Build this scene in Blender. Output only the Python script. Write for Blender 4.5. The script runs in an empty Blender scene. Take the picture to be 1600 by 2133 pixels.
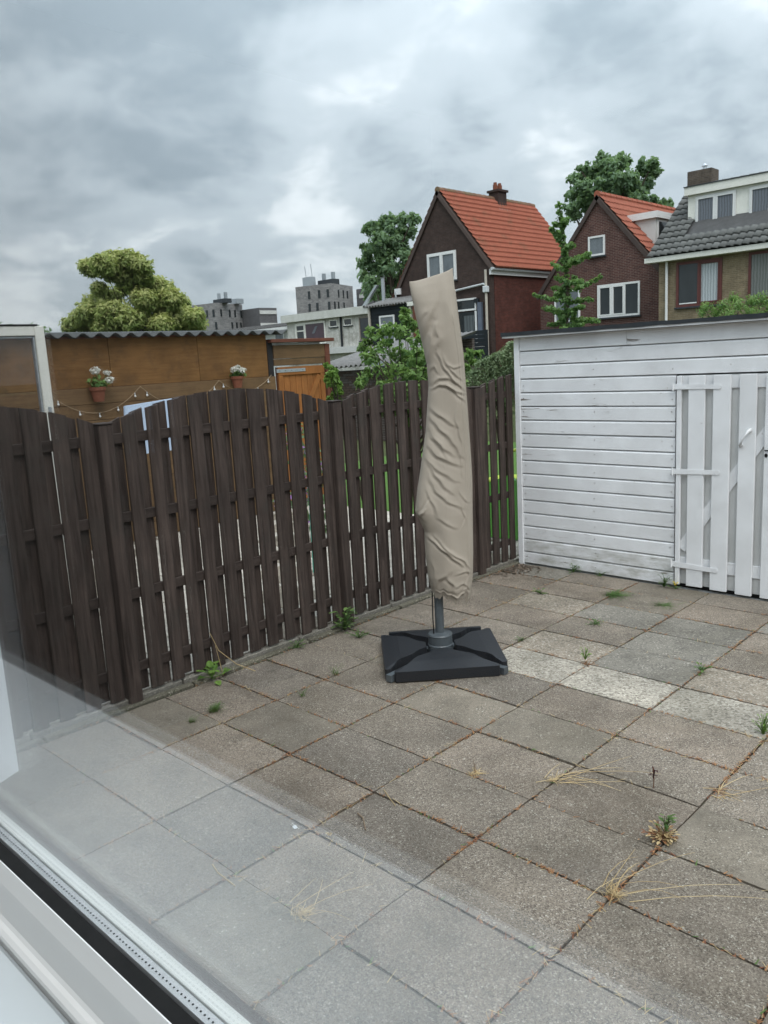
import bpy, bmesh, math, random
import numpy as np
from mathutils import Vector, Matrix
SC = bpy.context.scene
COL = SC.collection
rad = math.radians
rng = random.Random(11)

# ------------------------------------------------------------------ camera
cam_d = bpy.data.cameras.new('camera')
cam = bpy.data.objects.new('camera', cam_d); COL.objects.link(cam)
cam_d.sensor_fit = 'HORIZONTAL'; cam_d.sensor_width = 36.0
cam_d.lens = 36.0 * 1689.87 / 1600.0
cam_d.clip_start = 0.02; cam_d.clip_end = 2000
yaw, pitch, roll = rad(-44.154), rad(10.496), rad(-3.147)
fw = Vector((math.sin(yaw)*math.cos(pitch), math.cos(yaw)*math.cos(pitch), -math.sin(pitch)))
r0 = Vector((math.cos(yaw), -math.sin(yaw), 0)); u0 = r0.cross(fw)
rt = math.cos(roll)*r0 + math.sin(roll)*u0; up = -math.sin(roll)*r0 + math.cos(roll)*u0
CAM = Vector((2.556, -1.657, 2.0))
m = Matrix.Identity(4)
for i in range(3):
    m[i][0], m[i][1], m[i][2], m[i][3] = rt[i], up[i], -fw[i], CAM[i]
cam.matrix_world = m
SC.camera = cam

# ------------------------------------------------------------------ overcast sky
SUN_EL, SUN_AZ = rad(55), rad(118)          # azimuth clockwise from +y
W = bpy.data.worlds.new('World'); SC.world = W; W.use_nodes = True
nt = W.node_tree; nt.nodes.clear()
def wn(t, **k):
    n = nt.nodes.new(t)
    for a, b in k.items(): setattr(n, a, b)
    return n
def wl(a, b): nt.links.new(a, b)
def wmath(op, a, b=None, c=None):
    n = wn('ShaderNodeMath', operation=op)
    for i, v in enumerate((a, b, c)):
        if v is None: continue
        if isinstance(v, (int, float)): n.inputs[i].default_value = v
        else: wl(v, n.inputs[i])
    return n.outputs[0]
tc = wn('ShaderNodeTexCoord')
nrm = wn('ShaderNodeVectorMath', operation='NORMALIZE'); wl(tc.outputs['Generated'], nrm.inputs[0])
sep = wn('ShaderNodeSeparateXYZ'); wl(nrm.outputs[0], sep.inputs[0])
zz = wmath('ADD', wmath('MAXIMUM', sep.outputs[2], 0.0), 0.34)
cmb = wn('ShaderNodeCombineXYZ')
wl(wmath('DIVIDE', sep.outputs[0], zz), cmb.inputs[0]); wl(wmath('DIVIDE', sep.outputs[1], zz), cmb.inputs[1])
def cloud(scale, detail, rough, off, dist=0.0):
    mp = wn('ShaderNodeMapping'); mp.inputs['Location'].default_value = off
    wl(cmb.outputs[0], mp.inputs[0])
    n = wn('ShaderNodeTexNoise'); n.inputs['Scale'].default_value = scale
    n.inputs['Detail'].default_value = detail; n.inputs['Roughness'].default_value = rough
    n.inputs['Distortion'].default_value = dist
    wl(mp.outputs[0], n.inputs['Vector']); return n.outputs[0]
c1 = cloud(1.0, 5, 0.50, (3.1, 7.7, 1.0), 0.15)
c2 = cloud(2.6, 6, 0.52, (1.3, 2.9, 4.0), 0.25)
c3 = cloud(7.0, 6, 0.55, (5.3, 1.9, 2.0), 0.4)
val = wmath('ADD', wmath('ADD', wmath('MULTIPLY', c1, 0.44), wmath('MULTIPLY', c2, 0.46)), wmath('MULTIPLY', c3, 0.20))
val = wmath('SUBTRACT', val, 0.085)
# cloud banks and breaks of this particular sky (directions in the world)
for d, amp, w in (((-.646,.696,.313), .07, .9980), ((-.708,.656,.262), .07, .9982), ((-.494,.834,.244), .05, .9985),
                  ((-.565,.752,.34), .05, .997), ((-.907,.409,.10), .07, .996), ((-.74,.66,.13), .07, .997),
                  ((-.868,.445,.221), -.10, .988), ((-.666,.716,.205), -.09, .9975), ((-.423,.871,.24), -.08, .993),
                  ((-.763,.541,.354), -.07, .99), ((-.50,.77,.40), -.06, .994), ((-.80,.57,.17), -.05, .996)):
    v = Vector(d).normalized()
    dt = wn('ShaderNodeVectorMath', operation='DOT_PRODUCT'); wl(nrm.outputs[0], dt.inputs[0]); dt.inputs[1].default_value = v
    # gaussian of angular distance
    s2 = 2*(1-w)
    g = wmath('EXPONENT', wmath('MULTIPLY', wmath('SUBTRACT', dt.outputs['Value'], 1.0), 2.0/s2))
    val = wmath('ADD', val, wmath('MULTIPLY', g, amp))
ramp = wn('ShaderNodeValToRGB'); wl(val, ramp.inputs[0])
cr = ramp.color_ramp; cr.interpolation = 'EASE'
cr.elements[0].position = 0.33; cr.elements[0].color = (0.29, 0.35, 0.39, 1)
cr.elements[1].position = 0.72; cr.elements[1].color = (0.86, 0.89, 0.90, 1)
e = cr.elements.new(0.47); e.color = (0.46, 0.525, 0.565, 1)
e = cr.elements.new(0.57); e.color = (0.70, 0.755, 0.78, 1)
sky = wn('ShaderNodeTexSky'); sky.sky_type = 'NISHITA'; sky.sun_disc = False
sky.sun_elevation = SUN_EL; sky.sun_rotation = SUN_AZ
skm = wn('ShaderNodeVectorMath', operation='SCALE'); wl(sky.outputs[0], skm.inputs[0]); skm.inputs['Scale'].default_value = 0.08
mix = wn('ShaderNodeMix', data_type='RGBA'); mix.inputs[0].default_value = 0.93
wl(skm.outputs[0], mix.inputs[6]); wl(ramp.outputs[0], mix.inputs[7])
# an overcast sky is about three times as bright overhead as near the horizon
grad = wmath('ADD', wmath('MULTIPLY', wmath('POWER', wmath('MAXIMUM', sep.outputs[2], 0.0), 1.6), 2.7), 0.80)
ovc = wn('ShaderNodeVectorMath', operation='SCALE'); wl(mix.outputs[2], ovc.inputs[0]); wl(grad, ovc.inputs['Scale'])
bg = wn('ShaderNodeBackground'); wl(ovc.outputs[0], bg.inputs[0]); bg.inputs[1].default_value = 1.0
wo = wn('ShaderNodeOutputWorld'); wl(bg.outputs[0], wo.inputs[0])

sun_d = bpy.data.lights.new('sun', 'SUN'); sun = bpy.data.objects.new('sun', sun_d); COL.objects.link(sun)
sun_d.energy = 1.5; sun_d.angle = rad(35); sun_d.color = (1.0, 0.965, 0.92)
sd = Vector((math.sin(SUN_AZ)*math.cos(SUN_EL), math.cos(SUN_AZ)*math.cos(SUN_EL), math.sin(SUN_EL)))
sun.rotation_euler = (-sd).to_track_quat('-Z', 'Y').to_euler(); sun.location = sd*40

SC.view_settings.view_transform = 'Standard'; SC.view_settings.look = 'None'
SC.view_settings.exposure = 0.82; SC.view_settings.gamma = 1.0
SC.view_settings.use_curve_mapping = False
SC.render.engine = 'CYCLES'
SC.cycles.max_bounces = 8; SC.cycles.transparent_max_bounces = 16
SC.cycles.diffuse_bounces = 3; SC.cycles.glossy_bounces = 3
SC.cycles.use_denoising = True; SC.cycles.sample_clamp_indirect = 6

# ------------------------------------------------------------------ helpers
ORG = {}                                    # world origin of every object built
class MB:
    """collects world-space shapes; build() links them as one mesh object"""
    def __init__(s): s.v = []; s.f = []; s.col = None
    def add(s, vs, fs):
        o = len(s.v); s.v += [tuple(p) for p in vs]; s.f += [tuple(i+o for i in f) for f in fs]; return s
    def box(s, a, b):
        x0, y0, z0 = a; x1, y1, z1 = b
        return s.add([(x0,y0,z0),(x1,y0,z0),(x1,y1,z0),(x0,y1,z0),(x0,y0,z1),(x1,y0,z1),(x1,y1,z1),(x0,y1,z1)],
                     [(3,2,1,0),(4,5,6,7),(0,1,5,4),(1,2,6,5),(2,3,7,6),(3,0,4,7)])
    def cbox(s, a, b, c=0.004):
        """box with chamfered edges"""
        bm = bmesh.new(); bmesh.ops.create_cube(bm, size=1)
        sx, sy, sz = (b[i]-a[i] for i in range(3))
        bmesh.ops.scale(bm, vec=(sx, sy, sz), verts=bm.verts)
        bmesh.ops.translate(bm, vec=[(a[i]+b[i])/2 for i in range(3)], verts=bm.verts)
        bmesh.ops.bevel(bm, geom=bm.edges[:], offset=min(c, .45*min(sx, sy, sz)), segments=1, affect='EDGES')
        bm.verts.index_update()
        s.add([v.co[:] for v in bm.verts], [[v.index for v in f.verts] for f in bm.faces]); bm.free(); return s
    def prism(s, poly, d):
        """polygon (3D points) extruded by vector d"""
        n = len(poly); d = Vector(d)
        vs = [Vector(p) for p in poly] + [Vector(p)+d for p in poly]
        fs = [tuple(range(n))[::-1], tuple(range(n, 2*n))] + [(i, (i+1) % n, n+(i+1) % n, n+i) for i in range(n)]
        return s.add(vs, fs)
    def tube(s, pts, r, n=8, cap=True):
        pts = [Vector(p) for p in pts]; rs = r if isinstance(r, (list, tuple)) else [r]*len(pts)
        rings = []; prev = None
        for i, p in enumerate(pts):
            t = (pts[min(i+1, len(pts)-1)]-pts[max(i-1, 0)]).normalized()
            a = Vector((0,0,1)) if abs(t.z) < .9 else Vector((1,0,0))
            if prev is not None: a = prev
            b = t.cross(a).normalized(); a = b.cross(t).normalized(); prev = a
            rings.append([p + (a*math.cos(k*2*math.pi/n) + b*math.sin(k*2*math.pi/n))*rs[i] for k in range(n)])
        vs = [q for ring in rings for q in ring]; fs = []
        for i in range(len(pts)-1):
            for k in range(n):
                fs.append((i*n+k, (i+1)*n+k, (i+1)*n+(k+1) % n, i*n+(k+1) % n))
        if cap: fs += [tuple(range(n)), tuple(range((len(pts)-1)*n, len(pts)*n))[::-1]]
        return s.add(vs, fs)
    def lathe(s, c, prof, n=20):
        vs = []; fs = []
        for r, z in prof:
            for k in range(n):
                a = 2*math.pi*k/n; vs.append((c[0]+r*math.cos(a), c[1]+r*math.sin(a), c[2]+z))
        for i in range(len(prof)-1):
            for k in range(n): fs.append((i*n+k, i*n+(k+1) % n, (i+1)*n+(k+1) % n, (i+1)*n+k))
        fs.append(tuple(range(n))[::-1]); fs.append(tuple(range((len(prof)-1)*n, len(prof)*n)))
        return s.add(vs, fs)
    def ball(s, c, r, n=8, m=5):
        prof = [(max(1e-4, r*math.sin(math.pi*i/m)), -r*math.cos(math.pi*i/m)) for i in range(m+1)]
        return s.lathe(c, prof, n)
    def build(s, name, mat, parent=None, origin=None, smooth=False):
        po = ORG[parent] if parent else Vector((0,0,0))
        if origin is None: origin = po if parent else Vector(s.v[0])
        origin = Vector(origin)
        me = bpy.data.meshes.new(name)
        me.from_pydata([(p[0]-origin.x, p[1]-origin.y, p[2]-origin.z) for p in s.v], [], s.f)
        if s.col is not None:
            at = me.attributes.new('tint', 'FLOAT', 'POINT'); at.data.foreach_set('value', s.col)
        me.update()
        if smooth: me.shade_smooth()
        return link(name, me, mat, parent, origin)
def link(name, me, mat, parent, origin, rot=None):
    o = bpy.data.objects.new(name, me); COL.objects.link(o)
    po = ORG[parent] if parent else Vector((0,0,0))
    o.location = Vector(origin)-po; ORG[o] = Vector(origin)
    if rot: o.rotation_euler = rot
    if parent: o.parent = parent
    if mat is not None:
        if len(me.materials) == 0: me.materials.append(mat)
        elif me.materials[0] is not mat:
            o.material_slots[0].link = 'OBJECT'; o.material_slots[0].material = mat
    return o
def thing(name, label, cat, loc, group=None):
    o = bpy.data.objects.new(name, None); COL.objects.link(o); o.empty_display_size = .1
    o.location = loc; ORG[o] = Vector(loc)
    return tag(o, label, cat, group)
def tag(o, label, cat, group=None):
    o['label'] = label; o['category'] = cat
    if group: o['group'] = group
    return o
def struct(o): o['kind'] = 'structure'; return o
def stuff(o): o['kind'] = 'stuff'; return o

# ------------------------------------------------------------------ materials
def lin(r, g, b):
    f = lambda c: (c/255/12.92) if c/255 <= .04045 else ((c/255+.055)/1.055)**2.4
    return (f(r), f(g), f(b), 1)
class M:
    def __init__(s, name, rough=.8, spec=.3):
        s.m = bpy.data.materials.new(name); s.m.use_nodes = True; s.t = s.m.node_tree
        s.p = s.t.nodes['Principled BSDF']; s.p.inputs['Roughness'].default_value = rough
        s.p.inputs['Specular IOR Level'].default_value = spec
        s.tc = s.n('ShaderNodeTexCoord')
    def n(s, t, **k):
        o = s.t.nodes.new(t)
        for a, b in k.items(): setattr(o, a, b)
        return o
    def l(s, a, b): s.t.links.new(a, b)
    def setv(s, sock, v):
        if isinstance(v, (int, float)): sock.default_value = v
        elif isinstance(v, tuple): sock.default_value = v if len(v) == 4 or sock.type == 'VECTOR' else (*v, 1)
        else: s.l(v, sock)
    def mp(s, scale=(1,1,1), loc=(0,0,0), src=None, rnd=0.0):
        q = s.n('ShaderNodeMapping'); q.inputs['Scale'].default_value = scale; q.inputs['Location'].default_value = loc
        s.l(src or s.tc.outputs['Object'], q.inputs[0])
        if rnd:
            oi = s.n('ShaderNodeObjectInfo'); mu = s.math('MULTIPLY', oi.outputs['Random'], rnd)
            cb = s.n('ShaderNodeCombineXYZ'); [s.l(mu, cb.inputs[i]) for i in range(3)]
            va = s.n('ShaderNodeVectorMath', operation='ADD'); s.l(q.outputs[0], va.inputs[0]); s.l(cb.outputs[0], va.inputs[1])
            return va.outputs[0]
        return q.outputs[0]
    def math(s, op, a, b=0.0, clamp=False):
        q = s.n('ShaderNodeMath', operation=op); q.use_clamp = clamp; s.setv(q.inputs[0], a); s.setv(q.inputs[1], b); return q.outputs[0]
    def noise(s, vec, scale, detail=4, rough=.6, dist=0):
        q = s.n('ShaderNodeTexNoise'); s.l(vec, q.inputs['Vector']); q.inputs['Scale'].default_value = scale
        q.inputs['Detail'].default_value = detail; q.inputs['Roughness'].default_value = rough; q.inputs['Distortion'].default_value = dist
        return q.outputs[0]
    def voro(s, vec, scale, feat='F1', out='Color'):
        q = s.n('ShaderNodeTexVoronoi', feature=feat); s.l(vec, q.inputs['Vector']); q.inputs['Scale'].default_value = scale
        return q.outputs[out]
    def ramp(s, fac, stops, interp='LINEAR'):
        q = s.n('ShaderNodeValToRGB'); s.l(fac, q.inputs[0]); c = q.color_ramp; c.interpolation = interp
        while len(c.elements) < len(stops): c.elements.new(.5)
        for e, (p, col) in zip(c.elements, sorted(stops, key=lambda t: t[0])):
            e.position = p; e.color = col if isinstance(col, tuple) and len(col) == 4 else ((*col, 1) if isinstance(col, tuple) else (col, col, col, 1))
        return q.outputs[0]
    def mix(s, f, a, b, bt='MIX'):
        q = s.n('ShaderNodeMix', data_type='RGBA', blend_type=bt); s.setv(q.inputs[0], f); s.setv(q.inputs[6], a); s.setv(q.inputs[7], b); return q.outputs[2]
    def rnd(s): return s.n('ShaderNodeObjectInfo').outputs['Random']
    def col(s, c): s.setv(s.p.inputs['Base Color'], c); return s
    def bump(s, h, strength=.3, dist=.01):
        q = s.n('ShaderNodeBump'); q.inputs['Strength'].default_value = strength; q.inputs['Distance'].default_value = dist
        s.l(h, q.inputs['Height']); s.l(q.outputs[0], s.p.inputs['Normal']); return s
def simple(name, a, b, scale=20, rough=.8, spec=.3, bump=.2, stretch=(1,1,1), rnd=7.0, var=.25, metal=0, dist=.005):
    """two-tone noise with per-object brightness variation"""
    k = M(name, rough, spec); v = k.mp(stretch, rnd=rnd)
    n = k.noise(v, scale, 6, .6); c = k.mix(k.ramp(n, [(.3, 0.0), (.7, 1.0)]), a, b)
    if var:
        f = k.math('ADD', k.math('MULTIPLY', k.rnd(), var), 1-var/2)
        cb = k.n('ShaderNodeCombineXYZ'); [k.l(f, cb.inputs[i]) for i in range(3)]
        c = k.mix(1.0, c, cb.outputs[0], 'MULTIPLY')
    k.col(c); k.p.inputs['Metallic'].default_value = metal
    if bump: k.bump(n, bump, dist)
    return k.m

def concrete(name, base, dark, light, stone=210, whites=.03, lightamt=.25, gap=.5):
    k = M(name, .9, .25); v = k.mp(rnd=13.0)
    cell = k.n('ShaderNodeSeparateColor'); k.l(k.voro(v, stone), cell.inputs[0])
    c = k.ramp(cell.outputs[0], [(0, dark), (.22, dark), (.33, base), (1-lightamt, base), (1-lightamt*.4, light), (1-whites-.005, light), (1-whites, (.40,.375,.33,1))])
    fine = k.noise(v, 300, 3); c = k.mix(.55, c, k.ramp(fine, [(.3, .55), (.75, 1.3)]), 'MULTIPLY')
    cem = k.noise(v, 9, 5, .65); c = k.mix(k.ramp(cem, [(.42, 0.0), (.74, gap)]), c, base)
    big = k.n('ShaderNodeSeparateColor'); bv = k.n('ShaderNodeTexVoronoi', feature='F1'); k.l(v, bv.inputs['Vector']); bv.inputs['Scale'].default_value = 62
    k.l(bv.outputs['Color'], big.inputs[0]); spot = k.math('MULTIPLY', k.ramp(big.outputs[0], [(.965, 0.0), (.97, 1.0)]), k.ramp(bv.outputs['Distance'], [(.22, .8), (.34, 0.0)])); c = k.mix(spot, c, (.44,.42,.37,1))
    st = k.noise(k.mp((1,1,1), rnd=31.0), 2.6, 6, .62, .4); c = k.mix(.85, c, k.ramp(st, [(.30, .70), (.50, 1.0), (.72, 1.2)]), 'MULTIPLY')
    st2 = k.noise(k.mp((1,1,1), rnd=5.0), 6.0, 5, .65); c = k.mix(k.ramp(st2, [(.56, 0.0), (.72, .4)]), c, tuple(x*.55 for x in base[:3])+(1,))
    wp = k.n('ShaderNodeNewGeometry').outputs['Position']                     # damp and dirt that runs on across the joints
    w1 = k.noise(wp, 1.1, 6, .62, .5); c = k.mix(.9, c, k.ramp(w1, [(.32, (.66,.64,.58,1)), (.5, (.95,.93,.89,1)), (.68, (1.14,1.10,1.04,1))]), 'MULTIPLY')
    w2 = k.noise(wp, 4.5, 6, .7, .3); c = k.mix(k.ramp(w2, [(.57, 0.0), (.74, .5)]), c, (.062,.058,.046,1))
    f = k.math('ADD', k.math('MULTIPLY', k.rnd(), .13), .935)
    cb = k.n('ShaderNodeCombineXYZ'); [k.l(f, cb.inputs[i]) for i in range(3)]
    c = k.mix(1.0, c, cb.outputs[0], 'MULTIPLY'); k.col(c)
    k.bump(k.math('ADD', cell.outputs[1], fine), .3, .002); return k.m

TILE = {
 'grey': concrete('tile_grey', (0.192,0.164,0.136,1), (0.096,0.082,0.070,1), (0.301,0.266,0.226,1)),
 'dark': concrete('tile_dark', (0.171,0.148,0.126,1), (0.084,0.073,0.063,1), (0.265,0.237,0.205,1)),
 'warm': concrete('tile_warm', (0.206,0.172,0.141,1), (0.105,0.087,0.073,1), (0.319,0.278,0.234,1)),
 'green': concrete('tile_greenish', (0.190,0.166,0.137,1), (0.114,0.100,0.082,1), (0.268,0.241,0.204,1), 200, .015, .18, .95),
 'blue': concrete('tile_bluish', (0.203,0.189,0.166,1), (0.128,0.119,0.106,1), (0.291,0.275,0.247,1), 110, .03, .12, .95),
 'warmlight': concrete('tile_warm_light', (0.246,0.213,0.175,1), (0.138,0.120,0.100,1), (0.374,0.335,0.286,1), 100, .06, .22, .6),
 'white': concrete('tile_white_gravel', (0.308,0.282,0.242,1), (0.169,0.152,0.130,1), (0.435,0.408,0.358,1), 85, .10, .30, .45),
}
def soil_mat():
    k = M('soil', .95, .1); v = k.mp()
    n = k.noise(v, 60, 5, .7); n2 = k.noise(v, 5, 4)
    c = k.ramp(n, [(.3, (.016,.012,.009,1)), (.55, (.045,.032,.022,1)), (.75, (.09,.058,.034,1))])
    c = k.mix(k.ramp(n2, [(.52, 0.0), (.62, .6)]), c, (.032,.042,.014,1))
    k.col(c).bump(n, .8, .01); return k.m
SOIL = soil_mat()
def wood(name, a, b, axis=2, rough=.75, grain=38, var=.3, bump=.35, dirt=None):
    k = M(name, rough, .25); st = [26, 26, 26]; st[axis] = 1.4
    v = k.mp(tuple(st), rnd=23.0); n = k.noise(v, 1.6, 7, .65, .6); v2 = k.mp((3,3,3), rnd=9.0); n2 = k.noise(v2, 1.3, 4)
    c = k.mix(k.ramp(n, [(.3, 0.0), (.7, 1.0)]), a, b); c = k.mix(.6, c, k.ramp(n2, [(.3, .65), (.7, 1.25)]), 'MULTIPLY')
    f = k.math('ADD', k.math('MULTIPLY', k.rnd(), var), 1-var/2)
    cb = k.n('ShaderNodeCombineXYZ'); [k.l(f, cb.inputs[i]) for i in range(3)]
    c = k.mix(1.0, c, cb.outputs[0], 'MULTIPLY')
    if dirt: c = k.mix(k.ramp(k.noise(k.mp((2,2,2), rnd=3.0), 2.2, 5, .7), [(.52, 0.0), (.74, .8)]), c, dirt)
    k.col(c).bump(n, bump, .004); return k.m
FENCE = wood('fence_wood', (.019,.0125,.0100,1), (.090,.066,.056,1), dirt=(.046,.040,.034,1))
FENCE_H = wood('fence_rail_wood', (.026,.018,.0145,1), (.058,.043,.037,1), axis=1)
PLY = wood('plywood_amber', (.125,.060,.018,1), (.180,.092,.033,1), axis=1, var=.16, bump=.1, dirt=(.085,.048,.022,1))
PLANK = wood('plank_brown', (.105,.062,.029,1), (.165,.100,.050,1), axis=1, var=.2, bump=.2)
ORANGE = wood('stained_orange_wood', (.21,.078,.020,1), (.30,.122,.036,1), var=.22, bump=.15)
RUST = wood('red_brown_wood', (.10,.035,.022,1), (.16,.06,.038,1), axis=1, var=.15)
def white_paint(name, axis, peel=.60, grime=0.0):
    k = M(name, .5, .4); st = [16, 16, 16]; st[axis] = 1.3
    v = k.mp(tuple(st), rnd=41.0); n = k.noise(v, 1.2, 7, .68, .4)
    g = k.noise(k.mp((2.5,2.5,2.5), rnd=17.0), 1.4, 5, .6)
    c = k.mix(k.ramp(g, [(.3, 0.0), (.7, 1.0)]), (.68,.68,.685,1), (.82,.825,.835,1))
    c = k.mix(k.ramp(n, [(.62, 0.0), (.78, .22)]), c, (.50,.49,.46,1))
    pl = k.noise(k.mp(tuple(2.6*a for a in st), rnd=77.0), .8, 5, .6); big = k.noise(k.mp((1.6,1.6,5), rnd=19.0), 1.1, 2)
    pk = k.math('MULTIPLY', k.ramp(pl, [(.62, 0.0), (.66, 1.0)]), k.ramp(big, [(peel-.02, 0.0), (peel+.05, 1.0)]))
    c = k.mix(pk, c, (.17,.14,.115,1)); kn = k.voro(k.mp((9,9,9), rnd=3.0), 1.0, 'F1', 'Distance')
    c = k.mix(k.ramp(kn, [(.045, .55), (.075, 0.0)]), c, (.36,.33,.29,1))
    if grime: c = k.mix(k.ramp(k.noise(k.mp((3,3,9), rnd=8.0), 1.5, 6, .7), [(.42, 0.0), (.7, grime)]), c, (.27,.26,.20,1))
    k.col(c).bump(n, .12, .003); return k.m
WHITE_X = white_paint('white_paint_boards', 0, .55); WHITE_LOW = white_paint('white_paint_grimy', 0, .42, .75); WHITE_Z = white_paint('white_paint_door', 2, .70)
PANEL_W = simple('door_backing', (.54,.54,.525,1), (.62,.62,.61,1), 9, .7, .3, .05, var=.05)
BLACKLINE = simple('dark_gap', (.012,.012,.012,1), (.02,.02,.02,1), 20, .9, .1, 0)
BITUMEN = simple('bitumen', (.028,.033,.038,1), (.05,.056,.062,1), 12, .75, .3, .3)
FRAME_W = simple('white_frame', (.66,.66,.645,1), (.70,.70,.69,1), 3, .35, .5, 0, var=.04)
FRAME_CREAM = simple('cream_frame', (.68,.67,.61,1), (.74,.73,.67,1), 4, .4, .5, 0, var=.06)
METAL = simple('galvanised', (.33,.36,.38,1), (.45,.48,.50,1), 30, .45, .5, .05, metal=.6)
PIPE = simple('pipe_beige', (.42,.38,.32,1), (.50,.46,.40,1), 5, .5, .4, 0)
PIPE_G = simple('pipe_grey', (.45,.47,.48,1), (.55,.57,.58,1), 5, .5, .4, 0)
ANTHR = simple('anthracite_metal', (.062,.074,.082,1), (.075,.088,.096,1), 30, .42, .5, .03)
BLACKPL = simple('black_plastic', (.010,.012,.015,1), (.017,.019,.023,1), 160, .52, .35, .25, var=.1, dist=.001)
RUBBER = simple('black_rubber', (.006,.006,.006,1), (.010,.010,.010,1), 60, .7, .2, 0)
TERRA = simple('terracotta', (.17,.06,.036,1), (.23,.09,.055,1), 25, .85, .2, .1)
def brick(name, a, b, mortar, w=.21, h=.0625, mw=.012, dirt=.5, stain=None):
    k = M(name, .9, .15); sx = k.n('ShaderNodeSeparateXYZ'); k.l(k.tc.outputs['Object'], sx.inputs[0])
    cb = k.n('ShaderNodeCombineXYZ'); k.l(k.math('ADD', sx.outputs[0], sx.outputs[1]), cb.inputs[0]); k.l(sx.outputs[2], cb.inputs[1])
    q = k.n('ShaderNodeTexBrick'); k.l(cb.outputs[0], q.inputs['Vector']); q.inputs['Scale'].default_value = 1
    q.inputs['Brick Width'].default_value = w; q.inputs['Row Height'].default_value = h; q.inputs['Mortar Size'].default_value = mw/2
    q.inputs['Color1'].default_value = a; q.inputs['Color2'].default_value = b; q.inputs['Mortar'].default_value = mortar
    n = k.noise(k.mp(), .5, 5, .7); c = k.mix(dirt, q.outputs['Color'], k.ramp(n, [(.3, .65), (.7, 1.3)]), 'MULTIPLY')
    n3 = k.noise(cb.outputs[0], 3.2, 5, .75); c = k.mix(.6, c, k.ramp(n3, [(.3, .55), (.7, 1.5)]), 'MULTIPLY')
    if stain: c = k.mix(k.ramp(k.noise(k.mp((1.5,1.5,.6)), 1.3, 5, .7), [(.5, 0.0), (.68, .75)]), c, stain)
    k.col(c).bump(q.outputs['Fac'], .3, -.01); return k.m
BR_DARK = brick('brick_dark_brown', (.062,.040,.034,1), (.048,.033,.029,1), (.058,.05,.046,1))
BR_RED = brick('brick_red', (.105,.035,.026,1), (.075,.027,.022,1), (.085,.05,.042,1))
BR_H2 = brick('brick_purple_red', (.095,.042,.034,1), (.070,.032,.028,1), (.17,.135,.12,1), mw=.014)
BR_BUFF = brick('brick_buff', (.215,.168,.105,1), (.165,.128,.080,1), (.25,.21,.155,1), mw=.014)
BR_WHITE = brick('brick_white', (.58,.57,.53,1), (.50,.49,.45,1), (.40,.39,.35,1), stain=(.20,.19,.155,1))
BR_SHED = brick('brick_shed', (.055,.044,.039,1), (.072,.054,.047,1), (.12,.11,.10,1), mw=.016)
BR_TOWER = brick('brick_tower', (.27,.26,.255,1), (.18,.175,.175,1), (.22,.215,.21,1), w=.9, h=.35, mw=.02, dirt=.3)
BR_TOWER2 = brick('brick_tower_dark', (.13,.125,.13,1), (.11,.108,.112,1), (.12,.118,.12,1), w=.9, h=.35, mw=.02, dirt=.3)
def tilemat(name, a, b, moss, mossamt=.62):
    k = M(name, .7, .3); v = k.mp(); n = k.noise(v, 5.5, 5, .7); n2 = k.noise(v, 1.3, 6, .75); n3 = k.noise(v, 30, 2)
    c = k.mix(k.ramp(n, [(.3, 0.0), (.7, 1.0)]), a, b); c = k.mix(.35, c, k.ramp(n3, [(.3, .7), (.7, 1.2)]), 'MULTIPLY')
    f = k.math('ADD', k.math('MULTIPLY', k.rnd(), .3), .85); cb = k.n('ShaderNodeCombineXYZ'); [k.l(f, cb.inputs[i]) for i in range(3)]
    c = k.mix(1.0, c, cb.outputs[0], 'MULTIPLY')
    c = k.mix(k.ramp(n2, [(mossamt, 0.0), (mossamt+.12, .7)]), c, moss); k.col(c); return k.m
RT_RED = tilemat('roof_tile_red', (.27,.075,.042,1), (.34,.110,.064,1), (.15,.075,.040,1), .56)
RT_GREY = tilemat('roof_tile_grey', (.085,.088,.084,1), (.125,.127,.120,1), (.085,.09,.06,1))
RT_DARK = tilemat('roof_tile_dark', (.05,.047,.045,1), (.085,.08,.075,1), (.06,.06,.045,1))
CORR = tilemat('fibre_cement', (.055,.06,.062,1), (.10,.105,.105,1), (.05,.06,.04,1))
CORR_G = tilemat('fibre_cement_grey', (.11,.108,.105,1), (.17,.165,.16,1), (.07,.075,.055,1), .58)
BLACKWOOD = wood('black_cladding', (.010,.014,.017,1), (.018,.023,.027,1), axis=0, var=.2, bump=.1)
GREYW = simple('grey_white_render', (.50,.50,.48,1), (.58,.58,.56,1), 1.2, .8, .2, 0, var=.05)
def winglass(name, tint, refl=.6):
    k = M(name, .04, .6); k.col(simple_noise(k, tint)); return k.m
def simple_noise(k, c):
    n = k.noise(k.mp((1,1,.4)), 2.0, 3); return k.mix(k.ramp(n, [(.35, 0.0), (.65, 1.0)]), tuple(x*.7 for x in c[:3]) + (1,), c)
WG_DARK = winglass('window_glass_dark', (.030,.036,.038,1))
WG_GREY = winglass('window_glass_grey', (.16,.18,.195,1))
WG_PURPLE = winglass('window_glass_purple', (.060,.028,.040,1))
def curtain(name, c, freq=32):
    k = M(name, .35, .4); w = k.n('ShaderNodeTexWave', wave_type='BANDS', bands_direction='X'); k.l(k.mp(), w.inputs['Vector'])
    w.inputs['Scale'].default_value = freq/10; w.inputs['Distortion'].default_value = 2.5; w.inputs['Detail'].default_value = 2
    k.col(k.mix(w.outputs[0], tuple(x*.6 for x in c[:3])+(1,), c)); return k.m
CURT_G = curtain('curtain_grey', (.16,.175,.20,1)); CURT_W = curtain('curtain_white', (.46,.50,.52,1)); CURT_D = curtain('curtain_dim', (.17,.18,.17,1))
MAROON = simple('maroon_paint', (.095,.028,.024,1), (.12,.036,.03,1), 8, .5, .4, 0)
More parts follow.
